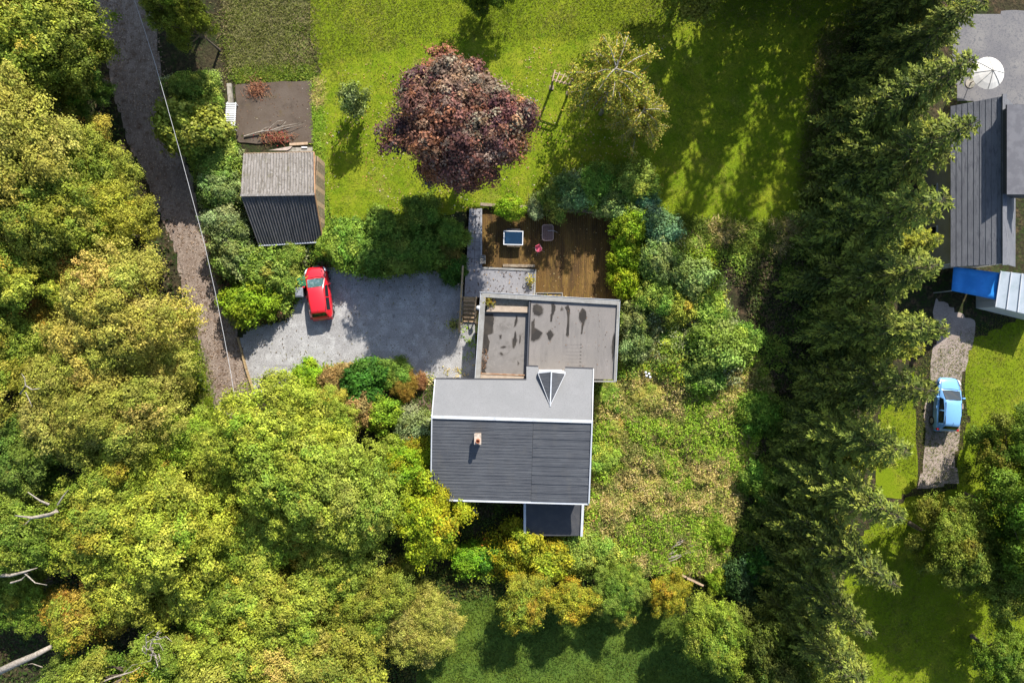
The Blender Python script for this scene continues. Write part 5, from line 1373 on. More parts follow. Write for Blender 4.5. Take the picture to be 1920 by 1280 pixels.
def make_car(name, loc, rz, label, paint, glass, small=False):
    root = empty(name, loc, rz, label, 'car')
    # stations along the length: y, half width, belt height, bottom
    ST = [(1.98, .50, .50, .32), (1.90, .66, .64, .26), (1.65, .80, .76, .22), (1.15, .86, .86, .2), (.75, .875, .92, .2), (.0, .88, .95, .2), (-.8, .88, .97, .2), (-1.4, .87, .98, .2), (-1.78, .82, .96, .24), (-1.93, .72, .82, .3), (-1.98, .58, .62, .34)]
    m = MB(); vs = []; n = 13
    for (y, w, zb, z0) in ST:
        crown = .05
        half = [(w * .86, z0), (w * .97, z0 + .12), (w, (z0 + zb) / 2), (w * .985, zb - .13), (w * .93, zb - .03), (w * .6, zb + crown * .7), (0, zb + crown)]
        row = half + [(-a, b) for a, b in half[-2::-1]]
        vs += [(a, y, b) for a, b in row]
    fs = []
    for i in range(len(ST) - 1):
        for k in range(n - 1):
            fs.append((i * n + k, (i + 1) * n + k, (i + 1) * n + k + 1, i * n + k + 1))
        fs.append((i * n + n - 1, (i + 1) * n + n - 1, (i + 1) * n, i * n))
    fs.append(tuple(range(n))); fs.append(tuple(range(len(ST) * n - 1, (len(ST) - 1) * n - 1, -1)))
    m.add(vs, fs)
    body = m.build('body', paint, root, smooth=True)
    sd = body.modifiers.new('smooth', 'SUBSURF'); sd.levels = 1; sd.render_levels = 2
    # cabin
    CB = [(1.10, .70, .92), (.34, .60, 1.36), (.0, .585, 1.44), (-.7, .58, 1.47), (-1.3, .56, 1.44), (-1.48, .54, 1.40), (-1.84, .62, .96)]
    def cab(y):
        for i in range(len(CB) - 1):
            if CB[i][0] >= y >= CB[i + 1][0]:
                t = (CB[i][0] - y) / (CB[i][0] - CB[i + 1][0])
                return tuple(CB[i][k] + (CB[i + 1][k] - CB[i][k]) * t for k in (1, 2))
        return CB[-1][1:]
    m = MB(); vs = []
    for (y, w, z) in CB:
        wb = .80 if z > 1 else w + .06
        zb = .93
        vs += [(wb, y, zb), (w + .02, y, max(z - .05, zb + .005)), (w * .85, y, z), (0, y, z + .03), (-w * .85, y, z), (-w - .02, y, max(z - .05, zb + .005)), (-wb, y, zb)]
    fs = [(i * 7 + k, (i + 1) * 7 + k, (i + 1) * 7 + k + 1, i * 7 + k + 1) for i in range(len(CB) - 1) for k in range(6)]
    m.add(vs, fs)
    m.build('roof', paint, root, smooth=True)
    lift = Vector((0, 0, .014))
    def pane(name, pts, mat, out):
        mm = MB(); mm.quad(*[Vector(p) + Vector(out) for p in pts]); return mm.build(name, mat, root)
    pane('windscreen', [(.64, 1.02, .965), (.56, .40, 1.33), (.30, .37, 1.365), (-.30, .37, 1.365), (-.56, .40, 1.33), (-.64, 1.02, .965), (0, 1.06, .975)], glass, (0, .012, .022))
    pane('rear_window', [(.50, -1.52, 1.375), (-.50, -1.52, 1.375), (-.56, -1.76, 1.08), (.56, -1.76, 1.08)], MATS['car_glass'], (0, -.012, .02))
    for s in (-1, 1):
        for (ya, yb) in ((.52, -.38), (-.46, -1.34)):
            def sp(y, t):
                w, z = cab(y); zt = max(z - .05, .94); wb = .80
                return (s * (wb + (w + .02 - wb) * t), y, .93 + (zt - .93) * t)
            q = [sp(ya, .12), sp(ya - (.10 if ya > 0 else 0), .9), sp(yb, .9), sp(yb, .12)]
            if s < 0: q = q[::-1]
            pane('side_window', q, MATS['car_glass'], (s * .014, 0, .008))
        # mirror
        mm = MB(); mm.box(s * .86 if s > 0 else s * 1.06, s * 1.06 if s > 0 else s * .86, .48, .60, .90, 1.05)
        mm.build('mirror', paint, root, bevel=.03)
        mm = MB(); mm.add([(s * .80, 1.52, .80), (s * .70, 1.78, .73), (s * .56, 1.90, .66), (s * .60, 1.80, .72), (s * .70, 1.50, .82)], [(0, 1, 2, 3, 4) if s > 0 else (4, 3, 2, 1, 0)])
        mm.v = [(a + s * .012, b + .012, c + .035) for a, b, c in mm.v]
        mm.build('headlight', MATS['lamp_clear'], root)
        mm = MB(); mm.box(min(s * .62, s * .80), max(s * .62, s * .80), -1.90, -1.76, .72, .96); mm.build('tail_light', MATS['lamp_red'], root, bevel=.02)
        mm = MB(); mm.bar((s * .57, .2, 1.40), (s * .555, -1.4, 1.43), .035, .03); mm.build('roof_rail', MATS['plastic_black'], root)
        mm = MB(); mm.box(min(s * .885, s * .91), max(s * .885, s * .91), -.30, -.12, .80, .84); mm.build('door_handle', paint, root)
        for y in (1.22, -1.28):
            mm = MB(); mm.tube([(s * .66, y, .31), (s * .87, y, .31)], .31, 20); wh = mm.build('wheel', MATS['rubber'], root, smooth=False)
            mm = MB(); mm.tube([(s * .87, y, .31), (s * .885, y, .31)], .20, 14); mm.build('rim', MATS['alloy'], wh)
    mm = MB(); mm.box(-.26, .26, 1.975, 1.99, .42, .53); mm.build('number_plate', MATS['white_paint'], root)
    mm = MB(); mm.box(-.26, .26, -1.995, -1.98, .58, .69); mm.build('number_plate', surf('plate_yellow', (.6, .45, .05), [], .5), root)
    mm = MB(); mm.box(-.60, .60, 1.88, 1.94, .36, .46); mm.build('grille', MATS['plastic_black'], root)
    mm = MB(); mm.box(-.72, .72, -2.02, -1.90, .36, .52); mm.build('bumper', paint, root, bevel=.04)
    mm = MB(); mm.bar((.50, 1.05, 1.0), (-.02, 1.0, 1.05), .02, .02); mm.bar((-.06, 1.05, 1.02), (-.56, 1.0, 1.0), .02, .02); mm.build('wiper', MATS['plastic_black'], root)
    for s in (-1, 1):
        for (y, z) in ((.62, .93), (-.42, .95), (-1.36, .96)):
            mm = MB(); mm.tube([(s * .895, y, .35), (s * .90, y, .6), (s * .875, y, z - .12)], .008, 4); mm.build('panel_gap', MATS['plastic_black'], root)
    mm = MB(); mm.tube([(-.68, 1.12, .905), (0, 1.17, .925), (.68, 1.12, .905)], .012, 4); mm.build('panel_gap', MATS['plastic_black'], root)
    for s in (-1, 1):
        mm = MB(); mm.tube([(s * .70, 1.12, .90), (s * .66, 1.5, .84), (s * .56, 1.82, .72)], .010, 4); mm.build('panel_gap', MATS['plastic_black'], root)
    mm = MB(); mm.tube([(0, -1.25, 1.46), (0, -1.38, 1.56)], .012, 5); mm.build('aerial', MATS['plastic_black'], root)
    return root
p = P(597, 549, .75)
make_car('parked_car', (p.x, p.y, .012), math.radians(7.5), 'shiny red hatchback parked on the gravel driveway beside the wheelie bins', MATS['car_red'], MATS['screen_glass_reflect'])
p = P(1776, 758, .75)
make_car('parked_car', (p.x, p.y, .8), math.radians(-4), 'bright blue car parked on the pale path beyond the conifers', surf('car_blue', (.16, .36, .66), [], .3, coat=.8), MATS['car_glass'])
bpy.data.objects['parked_car.001'].location.z = float(gz(p.x, p.y)) + .022

# ------------------------------------------------------------------ wheelie bins
def make_bin(px, py, rz, label, body, lid):
    p = P(px, py, 1.0)
    root = empty('wheelie_bin', (p.x, p.y, .014), rz, label, 'bin', 'wheelie bins beside the red car')
    m = MB()
    m.add([(-.22, -.24, .08), (.22, -.24, .08), (.22, .24, .08), (-.22, .24, .08), (-.28, -.34, .98), (.28, -.34, .98), (.28, .34, .98), (-.28, .34, .98)], [(3, 2, 1, 0), (4, 5, 6, 7), (0, 1, 5, 4), (1, 2, 6, 5), (2, 3, 7, 6), (3, 0, 4, 7)])
    m.build('body', body, root, bevel=.03)
    m = MB(); m.add([(-.31, -.38, .99), (.31, -.38, .99), (.31, .36, .99), (-.31, .36, .99), (-.26, -.32, 1.07), (.26, -.32, 1.07), (.27, .33, 1.10), (-.27, .33, 1.10)], [(3, 2, 1, 0), (4, 5, 6, 7), (0, 1, 5, 4), (1, 2, 6, 5), (2, 3, 7, 6), (3, 0, 4, 7)])
    l = m.build('lid', lid, root, bevel=.03)
    m = MB(); m.bar((-.2, 0, 1.10), (.2, 0, 1.10), .5, .012); m.build('lid_rib', lid, l)
    m = MB(); m.tube([(-.24, .42, 1.0), (.24, .42, 1.0)], .022, 8); m.build('handle', body, root)
    for s in (-1, 1):
        m = MB(); m.tube([(s * .2, .3, .1), (s * .27, .3, .1)], .1, 14); m.build('wheel', MATS['rubber'], root)
    return root
surf('bin_grey', (.17, .18, .20), [((.22, .23, .25), 3, .45, .6)], .5)
surf('bin_dark', (.03, .032, .035), [], .5)
surf('bin_green', (.02, .11, .05), [((.03, .15, .07), 3, .45, .6)], .45)
make_bin(561, 548, math.radians(3), 'dark wheelie bin with grey lid beside the red car', MATS['bin_dark'], MATS['bin_grey'])
make_bin(566, 529, math.radians(14), 'green wheelie bin behind the grey-lidded one beside the red car', MATS['bin_green'], MATS['bin_green'])

# ------------------------------------------------------------------ terrace furniture
zt0 = zd
p = P(962.5, 446, zd + .74)
tt = empty('games_table', (p.x, p.y, zd), math.radians(-1.5), 'dark blue rectangular table with white rim on the brown deck', 'table')
surf('table_blue', (.004, .022, .052), [((.006, .03, .07), 2, .45, .6)], .7, spec=.1)
m = MB(); m.box(-.66, .66, -.46, .46, .70, .735); top_ = m.build('tabletop', MATS['table_blue'], tt)
for b in ((-.72, .72, .46, .52), (-.72, .72, -.52, -.46), (-.72, -.66, -.46, .46), (.66, .72, -.46, .46)):
    m = MB(); m.box(b[0], b[1], b[2], b[3], .69, .75); m.build('rim', MATS['white_paint'], top_)
m = MB(); m.box(-.5, .5, .55, .68, .66, .69); m.build('side_shelf', MATS['plastic_black'], tt)
m = MB(); m.box(-.45, .5, -.62, -.55, .66, .69); m.build('side_shelf', MATS['timber_old'], tt)
for a in (-.55, .55):
    for b in (-.38, .38):
        m = MB(); m.bar((a, b, 0), (a * .95, b, .7), .06, .06); m.build('leg', MATS['plastic_black'], tt)
for k in range(8):
    pass
p = P(1027, 436, zd + .5)
ch_ = empty('mesh_garden_seat', (p.x, p.y, zd), 0, 'rounded brown mesh garden seat standing in the shade on the deck', 'seat')
surf('seat_brown', (.22, .135, .115), [((.17, .10, .085), 8, .45, .6)], .6)
surf('seat_rim', (.40, .27, .22), [], .5)
def rrect(w, h, r, z, n=6):
    o = []
    for cx, cy, a0 in ((w - r, h - r, 0), (-w + r, h - r, 90), (-w + r, -h + r, 180), (w - r, -h + r, 270)):
        for k in range(n + 1):
            t = math.radians(a0 + 90 * k / n); o.append((cx + r * math.cos(t), cy + r * math.sin(t), z))
    return o
rr0 = rrect(.40, .58, .16, .48)
m = MB(); m.tube(rr0 + [rr0[0]], .035, 6, cap=False); m.build('frame', MATS['seat_rim'], ch_)
for k in range(11):
    y = -.5 + k * .1
    m = MB(); m.bar((-.36, y, .46), (.36, y, .46), .07, .015); m.build('slat', MATS['seat_brown'], ch_)
for k in range(4):
    m = MB(); m.bar((-.24 + k * .16, -.54, .475), (-.24 + k * .16, .54, .475), .02, .012); m.build('strap', MATS['seat_brown'], ch_)
for a in (-.32, .32):
    for b in (-.46, .46):
        m = MB(); m.tube([(a, b, 0), (a, b, .46)], .02, 6); m.build('leg', MATS['seat_rim'], ch_)
m = MB(); m.tube([(.0, .12, .52), (.3, .13, .60), (.55, .08, .55), (.72, .02, .40)], .018, 6); m.build('arm', MATS['alloy'], ch_)
p = P(1010, 467, zd + .4)
pk = empty('folding_chair', (p.x, p.y, zd), math.radians(25), 'small pink chair with splayed grey legs on the deck', 'chair')
surf('pink', (.72, .11, .17), [((.6, .07, .12), 4, .45, .6)], .6)
m = MB(); sr0 = rrect(.2, .2, .1, .36)
m.prism([(a, b) for a, b, c in sr0], .36, .40); m.build('seat', MATS['pink'], pk)
m = MB(); m.add([(-.19, .16, .42), (.19, .16, .42), (.17, .25, .72), (-.17, .25, .72), (-.19, .19, .42), (.19, .19, .42), (.17, .28, .72), (-.17, .28, .72)], [(0, 1, 2, 3), (7, 6, 5, 4), (3, 2, 6, 7), (0, 3, 7, 4), (1, 5, 6, 2), (0, 4, 5, 1)])
m.build('backrest', MATS['pink'], pk)
for a in (-1, 1):
    for b in (-1, 1):
        m = MB(); m.tube([(a * .14, b * .14, .37), (a * .34, b * .34, .0)], .016, 6); m.build('leg', MATS['alloy'], pk)
    m = MB(); m.tube([(a * .2, .2, .5), (a * .24, -.1, .52)], .018, 6); m.build('arm', surf('pink_pale', (.75, .4, .42), [], .6), pk)

def make_planter(px, py, z0, w, d, h, pal, label, leaf=.14, rim='timber_old', soil=True, rz=0, hh=.5, cat='planter', n=160, spread=None):
    p = P(px, py, z0 + h)
    r = empty('planter', (p.x, p.y, z0), rz, label, cat)
    for (a, b, c_, d_) in ((-w, w, d - .05, d), (-w, w, -d, -d + .05), (-w, -w + .05, -d + .05, d - .05), (w - .05, w, -d + .05, d - .05)):
        m = MB(); m.box(a, b, c_, d_, 0, h); m.build('side', MATS[rim], r)
    m = MB(); m.box(-w + .05, w - .05, -d + .05, d - .05, .02, h - .08); m.build('soil', MATS['leafy_soil'], r)
    g = np.random.default_rng(int(px * 7 + py))
    sx, sy = spread or (w * .45, d * .45)
    c = np.stack([g.normal(size=n) * sx, g.normal(size=n) * sy, h + hh * g.random(n) ** 1.5], 1)
    me = leaf_mesh('foliage', c, g.normal(size=(n, 3)) * .6 + np.array([0, 0, .7]), leaf * (.7 + .6 * g.random(n)), pick(g, pal, n), mat=leafmat('leaf', .3))
    link_mesh('foliage', me, r)
    return r
make_planter(994, 527, zp, .16, .16, .3, [(3, (.40, .30, .02)), (2, (.25, .26, .03)), (1, (.45, .38, .08))], 'pot of yellow flowers at the edge of the grey platform', rim='white_paint', n=130, spread=(.17, .2), hh=.35, cat='flower pot')
make_planter(917, 566, 2.86, .30, .24, .25, [(3, (.35, .20, .03)), (3, (.22, .22, .03)), (1, (.5, .4, .1))], 'planter of orange-green leaves inside the raised roof frame', n=150, spread=(.22, .17), hh=.3)
make_planter(1030, 556, zd, .98, .30, .55, [(2, (.15, .17, .03)), (2, (.36, .25, .05)), (1, (.1, .12, .05))], 'long pale-rimmed trough between the deck and extension', rim='fascia', n=90, spread=(.5, .14), hh=.25)
make_planter(850, 608, .014, .28, .26, .42, [(3, (.25, .30, .05)), (3, (.36, .36, .12)), (1, (.18, .16, .06))], 'dark planter of pale green leaves at the foot of the timber rail', rim='bin_dark', n=190, spread=(.30, .24), hh=.5)
# grey crate on the path
p = P(905, 486, zp + .3)
cr_ = empty('crate', (p.x, p.y, zp), 0, 'small pale crate of stones at the edge of the grey path', 'crate')
for b in ((-.2, .2, .26, .30), (-.2, .2, -.30, -.26), (-.2, -.16, -.26, .26), (.16, .2, -.26, .26)):
    m = MB(); m.box(b[0], b[1], b[2], b[3], 0, .3); m.build('side', MATS['fascia'], cr_)
m = MB(); m.box(-.16, .16, -.26, .26, .02, .16); m.build('base', MATS['slab_grey'], cr_)
for k in range(9):
    x, y = -.09 + .09 * (k % 3), -.17 + .17 * (k // 3)
    m = MB(); m.lathe([(.03, .15), (.06, .18), (.065, .22), (.04, .26), (.01, .27)], 7, (x, y, 0)); m.build('stone', MATS['cement2'], cr_, smooth=True)
# white globe beside the steps, stake lights by the rail
p = P(897, 577, 1.5)
gl = empty('globe_lamp', (p.x, p.y, 0), 0, 'white globe lamp on a post beside the wooden steps', 'lamp')
m = MB(); m.tube([(0, 0, 0), (0, 0, 1.35)], .03, 8); m.build('post', MATS['plastic_black'], gl)
m = MB(); m.lathe([(.03, 0), (.12, .04), (.17, .14), (.17, .2), (.12, .30), (.03, .34)], 16, (0, 0, 1.33)); m.build('globe', MATS['white_paint'], gl, smooth=True)
for px, py, lab in ((863, 533, 'thin stake light with pale head by the upper timber rail'), (861.5, 585, 'thin stake light with pale head by the lower timber rail')):
    p = P(px, py, 1.0)
    sl = empty('stake_light', (p.x - .12, p.y, 0), 0, lab, 'light', 'stake lights along the timber rail')
    m = MB(); m.tube([(-.2, -.25, 0), (0, 0, .95)], .015, 6); m.build('stake', MATS['timber_old'], sl)
    m = MB(); m.lathe([(.02, 0), (.06, .02), (.07, .08), (.02, .12)], 10, (0, 0, .93)); m.build('head', MATS['beige_coping'], sl, smooth=True)
# white folded sheet on the hedge and white board behind the house
p = P(833, 505, .9)
m = MB(); m.add([(p.x - .18, p.y - .25, .80), (p.x - .02, p.y - .27, .95), (p.x + .17, p.y - .05, .85), (p.x + .17, p.y + .3, .9), (p.x, p.y + .22, 1.0), (p.x - .16, p.y + .15, .9)], [(0, 1, 4, 5), (1, 2, 3, 4)])
o = m.build('folded_sheet', MATS['white_paint']); o.modifiers.new('thick', 'SOLIDIFY').thickness = .02
tagit(o, 'white folded sheet hung on the hedge at the driveway edge', 'sheet')
m = MB(); a = P(886, 952, .1); b = P(896, 964, .1); m.bar(a, b, .22, .05)
tagit(m.build('plank', MATS['cement2']), 'short pale board lying in the shade behind the house', 'board')
m = MB(); a = G(1028, 402); m.box(a.x, a.x + .8, a.y + .3, a.y + .4, .8, 1.0)
tagit(m.build('metal_strip', MATS['trim']), 'short pale metal strip on top of the deck wall', 'strip')

# ------------------------------------------------------------------ climbing frame on the lawn
fb = G(1047, 172)
zf0 = fb.z
fr_ = empty('play_frame', fb, 0, 'wooden monkey-bar frame with two posts on the lawn beside the birch', 'play frame')
hgt = 2.3 + zf0
A, B = P(1039, 136, hgt), P(1076, 149, hgt); C_, D_ = P(1036, 149, hgt), P(1065, 158, hgt)
for a, b in ((A, B), (C_, D_)):
    m = MB(); m.bar(a, b, .09, .09); m.build('beam', MATS['timber_old'], fr_, fb)
for t in (0.02, .25, .5, .75):
    a = A.lerp(B, t); b = C_.lerp(D_, t)
    dd = (b - a).normalized() * .15
    m = MB(); m.bar(a - dd + Vector((0, 0, .06)), b + dd + Vector((0, 0, .06)), .07, .06); m.build('rung', MATS['timber_pale'], fr_, fb)
for a, b in ((A, C_), (B, D_)):
    c = a.lerp(b, .5)
    m = MB(); m.box(c.x - .07, c.x + .07, c.y - .07, c.y + .07, zf0 - .1, hgt - .05); po = m.build('post', MATS['timber_old'], fr_, fb)
    m = MB(); m.bar((a.x, a.y, hgt - .09), (b.x, b.y, hgt - .09), .08, .08); m.build('cross_beam', MATS['timber_old'], po, fb)
    m = MB(); m.box(c.x - .16, c.x + .16, c.y - .16, c.y + .16, zf0 - .05, zf0 + .12); m.build('post_base', MATS['timber_old'], po, fb)

# ------------------------------------------------------------------ things round the concrete pad
p = P(431, 217, zpad + .6)
bn = empty('slatted_panel', (p.x, p.y, zpad - .05), math.radians(-3), 'white slatted panel half overgrown by ivy beside the concrete pad', 'panel')
for k in range(13):
    y = -.95 + k * .158
    m = MB(); m.bar((-.36, y - .06, .55), (.36, y + .0, .48), .11, .03); m.build('slat', MATS['white_paint'], bn)
for x in (-.3, .3):
    m = MB(); m.bar((x, -1.0, .47), (x, 1.05, .47), .05, .05); m.build('rail', MATS['white_paint'], bn)
    for y in (-.9, .95):
        m = MB(); m.bar((x, y, 0), (x, y, .46), .05, .05); m.build('leg', MATS['white_paint'], bn)

def brush_heap(name, px, py, z, rx, ry, n, pal, label, cat, hgt=.3, ln=.45, seed=1):
    g = np.random.default_rng(seed)
    p = P(px, py, z)
    mb = MB()
    for k in range(n):
        x, y = g.normal() * rx * .42, g.normal() * ry * .42
        zz = hgt * math.exp(-(x / rx) ** 2 - (y / ry) ** 2) * g.random() + .02
        a = g.random() * 6.28; l = ln * (.4 + .8 * g.random())
        mb.tube([(x - math.cos(a) * l / 2, y - math.sin(a) * l / 2, max(.015, zz - .06)), (x, y, zz + .05 * g.random()), (x + math.cos(a) * l / 2, y + math.sin(a) * l / 2, max(.015, zz + .08 * g.normal()))], [.014, .012, .006], 4)
    r = empty(name, p, 0, label, cat)
    mb.build('twigs', MATS[pal], r)
    m_ = 260
    c = np.stack([g.normal(size=m_) * rx * .4, g.normal(size=m_) * ry * .4, .03 + hgt * .7 * g.random(m_)], 1)
    me = leaf_mesh('dry_leaves', c, g.normal(size=(m_, 3)) * .6 + np.array([0, 0, .8]), .12 * (.6 + .8 * g.random(m_)), pick(g, [(3, (.32, .13, .06)), (3, (.22, .10, .06)), (2, (.40, .20, .09)), (1, (.15, .08, .06))] if 'red' not in name else [(3, (.42, .05, .05)), (2, (.3, .16, .07)), (2, (.2, .16, .05))], m_), mat=leafmat('leaf', .3))
    link_mesh('dry_leaves', me, r)
surf('twig_rust', (.26, .11, .06), [((.36, .18, .10), 5, .45, .6)], .9)
brush_heap('twig_heap', 483, 168, zpad, 1.0, .75, 150, 'twig_rust', 'heap of rust-brown dry twigs on the upper edge of the concrete pad', 'brushwood', seed=1)
brush_heap('red_leaf_heap', 520, 258, zpad, 1.5, .55, 150, 'twig_rust', 'heap of red and brown cut branches in front of the shed', 'brushwood', hgt=.4, seed=2)
# cut bare branch lying on the pad
bb = P(505, 248, zpad)
br_ = empty('cut_branch', bb, 0, 'long bare grey cut branch lying across the lower concrete pad', 'branch')
def ppt(px, py, z): return P(px, py, zpad + z)
m = MB(); m.tube([ppt(458, 256, .1), ppt(485, 248, .18), ppt(510, 244, .22), ppt(535, 236, .2), ppt(562, 231, .08)], [.06, .055, .045, .03, .012], 6); m.build('stem', MATS['deadwood'], br_, bb)
for a, b, c in (((478, 250), (495, 246), (506, 243)), ((500, 246), (512, 234), (520, 228)), ((520, 228), (526, 227), (532, 226)), ((488, 247), (497, 240), (505, 238)), ((524, 240), (532, 233), (536, 228)), ((515, 245), (545, 239), (570, 232)), ((505, 249), (512, 256), (517, 260))):
    m = MB(); m.tube([ppt(*a, .2), ppt(*b, .25), ppt(*c, .15)], [.03, .022, .008], 5); m.build('side_branch', MATS['deadwood'], br_, bb)
m = MB(); a = ppt(503, 282, .15); b = ppt(541, 275, .15); c = ppt(548, 274, .15); d = ppt(544, 279, .15); e = ppt(538, 282, .15)
m.prism([(q.x, q.y) for q in (a, b, c, d, e)], zpad + .1, zpad + .14)
tagit(m.build('board', surf('board_pale', (.40, .33, .28), [((.3, .24, .2), 4, .45, .6)], .8)), 'pale pointed board lying along the front edge of the shed roof', 'board')
m = MB(); m.bar(ppt(543, 271, .1), ppt(577, 269, .1), .18, .1)
tagit(m.build('timber_beam', MATS['timber_pale']), 'short tan timber beam on the lower corner of the pad', 'timber')
m = MB(); m.bar(ppt(536, 281, .02), ppt(586, 280, .02), .3, .06)
tagit(m.build('scaffold_board', MATS['cement2']), 'grey board lying beside the tan beam in front of the shed', 'board')
m = MB(); m.box(ppt(566, 278, 0).x, ppt(577, 278, 0).x, ppt(566, 279, 0).y, ppt(566, 276, 0).y, zpad + .06, zpad + .14)
tagit(m.build('plastic_scrap', MATS['white_paint'], bevel=.02), 'small white scrap on the grey board by the shed', 'scrap')

# ------------------------------------------------------------------ edging, pit, fence panels
eb_ = Vector(G(460, 680))
ed = empty('timber_edging', eb_, 0, 'line of tan timber edging between the lane and gravel driveway', 'edging')
pts = [(446, 632), (454, 662), (462, 692), (475, 732)]
for a, b in zip(pts[:-1], pts[1:]):
    pa, pc = P(*a, .1), P(*b, .1)
    pa2 = pa.lerp(pc, .01); pc2 = pa.lerp(pc, .985)
    m = MB(); m.bar(pa2, pc2, .13, .2); m.build('sleeper', MATS['timber'], ed, eb_)
pq = Vector(G(506, 714))
pit = empty('stone_pit', pq, math.radians(8), 'low stone-edged dark pit at the driveway corner', 'pit')
for (a, b, c_, d_) in ((-.85, .85, .28, .44), (-.85, -.68, -.35, .28), (.70, .85, -.25, .28)):
    m = MB(); m.box(a, b, c_, d_, 0, .22); m.build('edge_stone', MATS['cement2'], pit, bevel=.03)
m = MB(); m.add([(-.85, -.35, .03), (.85, -.35, .03), (.7, .28, .02), (-.68, .28, .02)], [(0, 1, 2, 3)]); m.build('floor', MATS['dark_hole'], pit)
m = MB(); m.tube([(-.75, -.4, .2), (-.2, -.05, .3), (.3, .1, .25)], [.03, .035, .02], 6); m.build('bar', MATS['timber_old'], pit)
for (a, b, lab) in (((1256, 1064), (1280, 1074), 'dark fence panel at the bottom of the meadow, nearer the house'), ((1282, 1076), (1312, 1090), 'brown fence panel at the bottom of the meadow, nearer the conifers')):
    pa, pc = G(*a), G(*b)
    fp = empty('fence_panel', pa, 0, lab, 'fence panel', 'fence panels at the bottom of the meadow')
    for k in range(6):
        q0 = pa.lerp(pc, k / 6 + .01); q1 = pa.lerp(pc, (k + 1) / 6 - .01)
        m = MB(); m.bar(q0 + Vector((0, 0, .5)), q1 + Vector((0, 0, .5)), .03, 1.0 + .05 * rnd.random()); m.build('board', MATS['timber_old'], fp, pa)
    m = MB(); m.bar(pa + Vector((0, .06, 1.0)), pc + Vector((0, .06, 1.0)), .14, .04); m.build('cap_rail', MATS['timber_pale'], fp, pa)
for k, (px, py, dx, dy, lab) in enumerate(((1265, 1012, 10, -7, 'grey-brown fallen sticks near the meadow foot, nearest the house'), (1255, 1035, 14, -10, 'pale fallen sticks in the lower meadow above the fence panels'), (1290, 1025, 16, -3, 'pale fallen sticks in the lower meadow nearest the conifers'))):
    q = G(px, py)
    r = empty('fallen_sticks', q, 0, lab, 'sticks', 'fallen sticks in the meadow')
    g2 = random.Random(k)
    for j in range(6):
        a = math.atan2(-dy, dx) + g2.uniform(-.35, .35); l = g2.uniform(.5, 1.1); ox, oy = g2.uniform(-.4, .4), g2.uniform(-.3, .3)
        m = MB(); m.tube([(ox - math.cos(a) * l / 2, oy - math.sin(a) * l / 2, .55), (ox, oy, .7), (ox + math.cos(a) * l / 2, oy + math.sin(a) * l / 2, .6)], [.03, .028, .012], 5); m.build('stick', MATS['deadwood'], r)
q = G(1110, 965)
tp_ = empty('terracotta_saucer', q, 0, 'broken pinkish pot lying beside the dark lean-to', 'pot')
m = MB(); m.lathe([(.15, .35), (.3, .6), (.32, .62), (.27, .62), (.12, .4), (.02, .39)], 14); m.build('bowl', MATS['terracotta'], tp_)
m = MB(); m.lathe([(.16, 0), (.12, .1), (.13, .34)], 12); m.build('foot', MATS['terracotta'], tp_)
for px, py, lab in ((1207, 703, 'white flower heads standing up in the meadow beside the extension corner'),):
    q = G(px, py)
    r = empty('flower_stem', q, 0, lab, 'flower')
    for j, (a, b) in enumerate(((0, 0), (.15, .12), (.22, -.08), (-.05, .2))):
        m = MB(); m.tube([(a, b, 0), (a * 1.2, b * 1.2, 1.0)], .012, 5); s_ = m.build('stem', MATS['bark'], r)
        m = MB(); m.lathe([(.02, -.04), (.09, 0), (.10, .05), (.05, .1), (.01, .11)], 8, (a * 1.2, b * 1.2, 1.0)); m.build('flower_head', MATS['white_paint'], s_, smooth=True)

# ------------------------------------------------------------------ dead wood in the western wood
def deadwood(name, pts, radii, side, label, cat, z):
    P0 = P(pts[0][0], pts[0][1], 0); base = Vector((P(*pts[0], z[0]).x, P(*pts[0], z[0]).y, 0))
    r = empty(name, base, 0, label, cat)
    m = MB(); m.tube([P(a, b, zz) for (a, b), zz in zip(pts, z)], radii, 8); m.build('stem', MATS['deadwood'], r, base, smooth=True)
    for (sp, zz, r0) in side:
        m = MB(); m.tube([P(a, b, q) for (a, b), q in zip(sp, zz)], [r0, r0 * .7, r0 * .3][:len(sp)], 5); m.build('side_branch', MATS['deadwood'], r, base)
deadwood('fallen_log', [(-30, 1272), (30, 1243), (65, 1228), (95, 1212)], [.24, .22, .19, .14], [], 'grey fallen tree trunk at the bottom corner of the wood', 'log', [5.4, 6.0, 6.3, 6.4])
deadwood('dead_branch', [(108, 956), (92, 965), (60, 970), (28, 966)], [.16, .13, .09, .03], [([(92, 945), (75, 938), (52, 922)], [8, 8.2, 8.4], .08), ([(108, 946), (118, 930), (128, 918)], [8, 8.2, 8.3], .06), ([(60, 970), (50, 980), (44, 984)], [8, 8, 8], .05)], 'forked bare grey branch sticking out of the wood at picture edge', 'branch', [7.8, 8, 8.1, 8.2])
deadwood('dead_branch', [(-6, 1078), (20, 1078), (44, 1072), (70, 1064)], [.12, .1, .07, .02], [([(20, 1092), (40, 1086), (52, 1074)], [7.6, 7.7, 7.8], .06), ([(44, 1072), (66, 1092), (88, 1096)], [7.6, 7.7, 7.8], .05)], 'thin bare branch above the fallen log at picture edge', 'branch', [7.5, 7.6, 7.7, 7.8])
deadwood('dead_branch', [(38, 738), (48, 722), (60, 730), (75, 728)], [.06, .05, .04, .015], [([(48, 722), (46, 708), (40, 700)], [8.6, 8.7, 8.7], .035), ([(48, 735), (56, 752), (60, 762)], [8.6, 8.7, 8.7], .03)], 'pale bare twigs in the dark gap at picture edge', 'branch', [8.5, 8.6, 8.6, 8.6])
g3 = random.Random(5)
tw = []
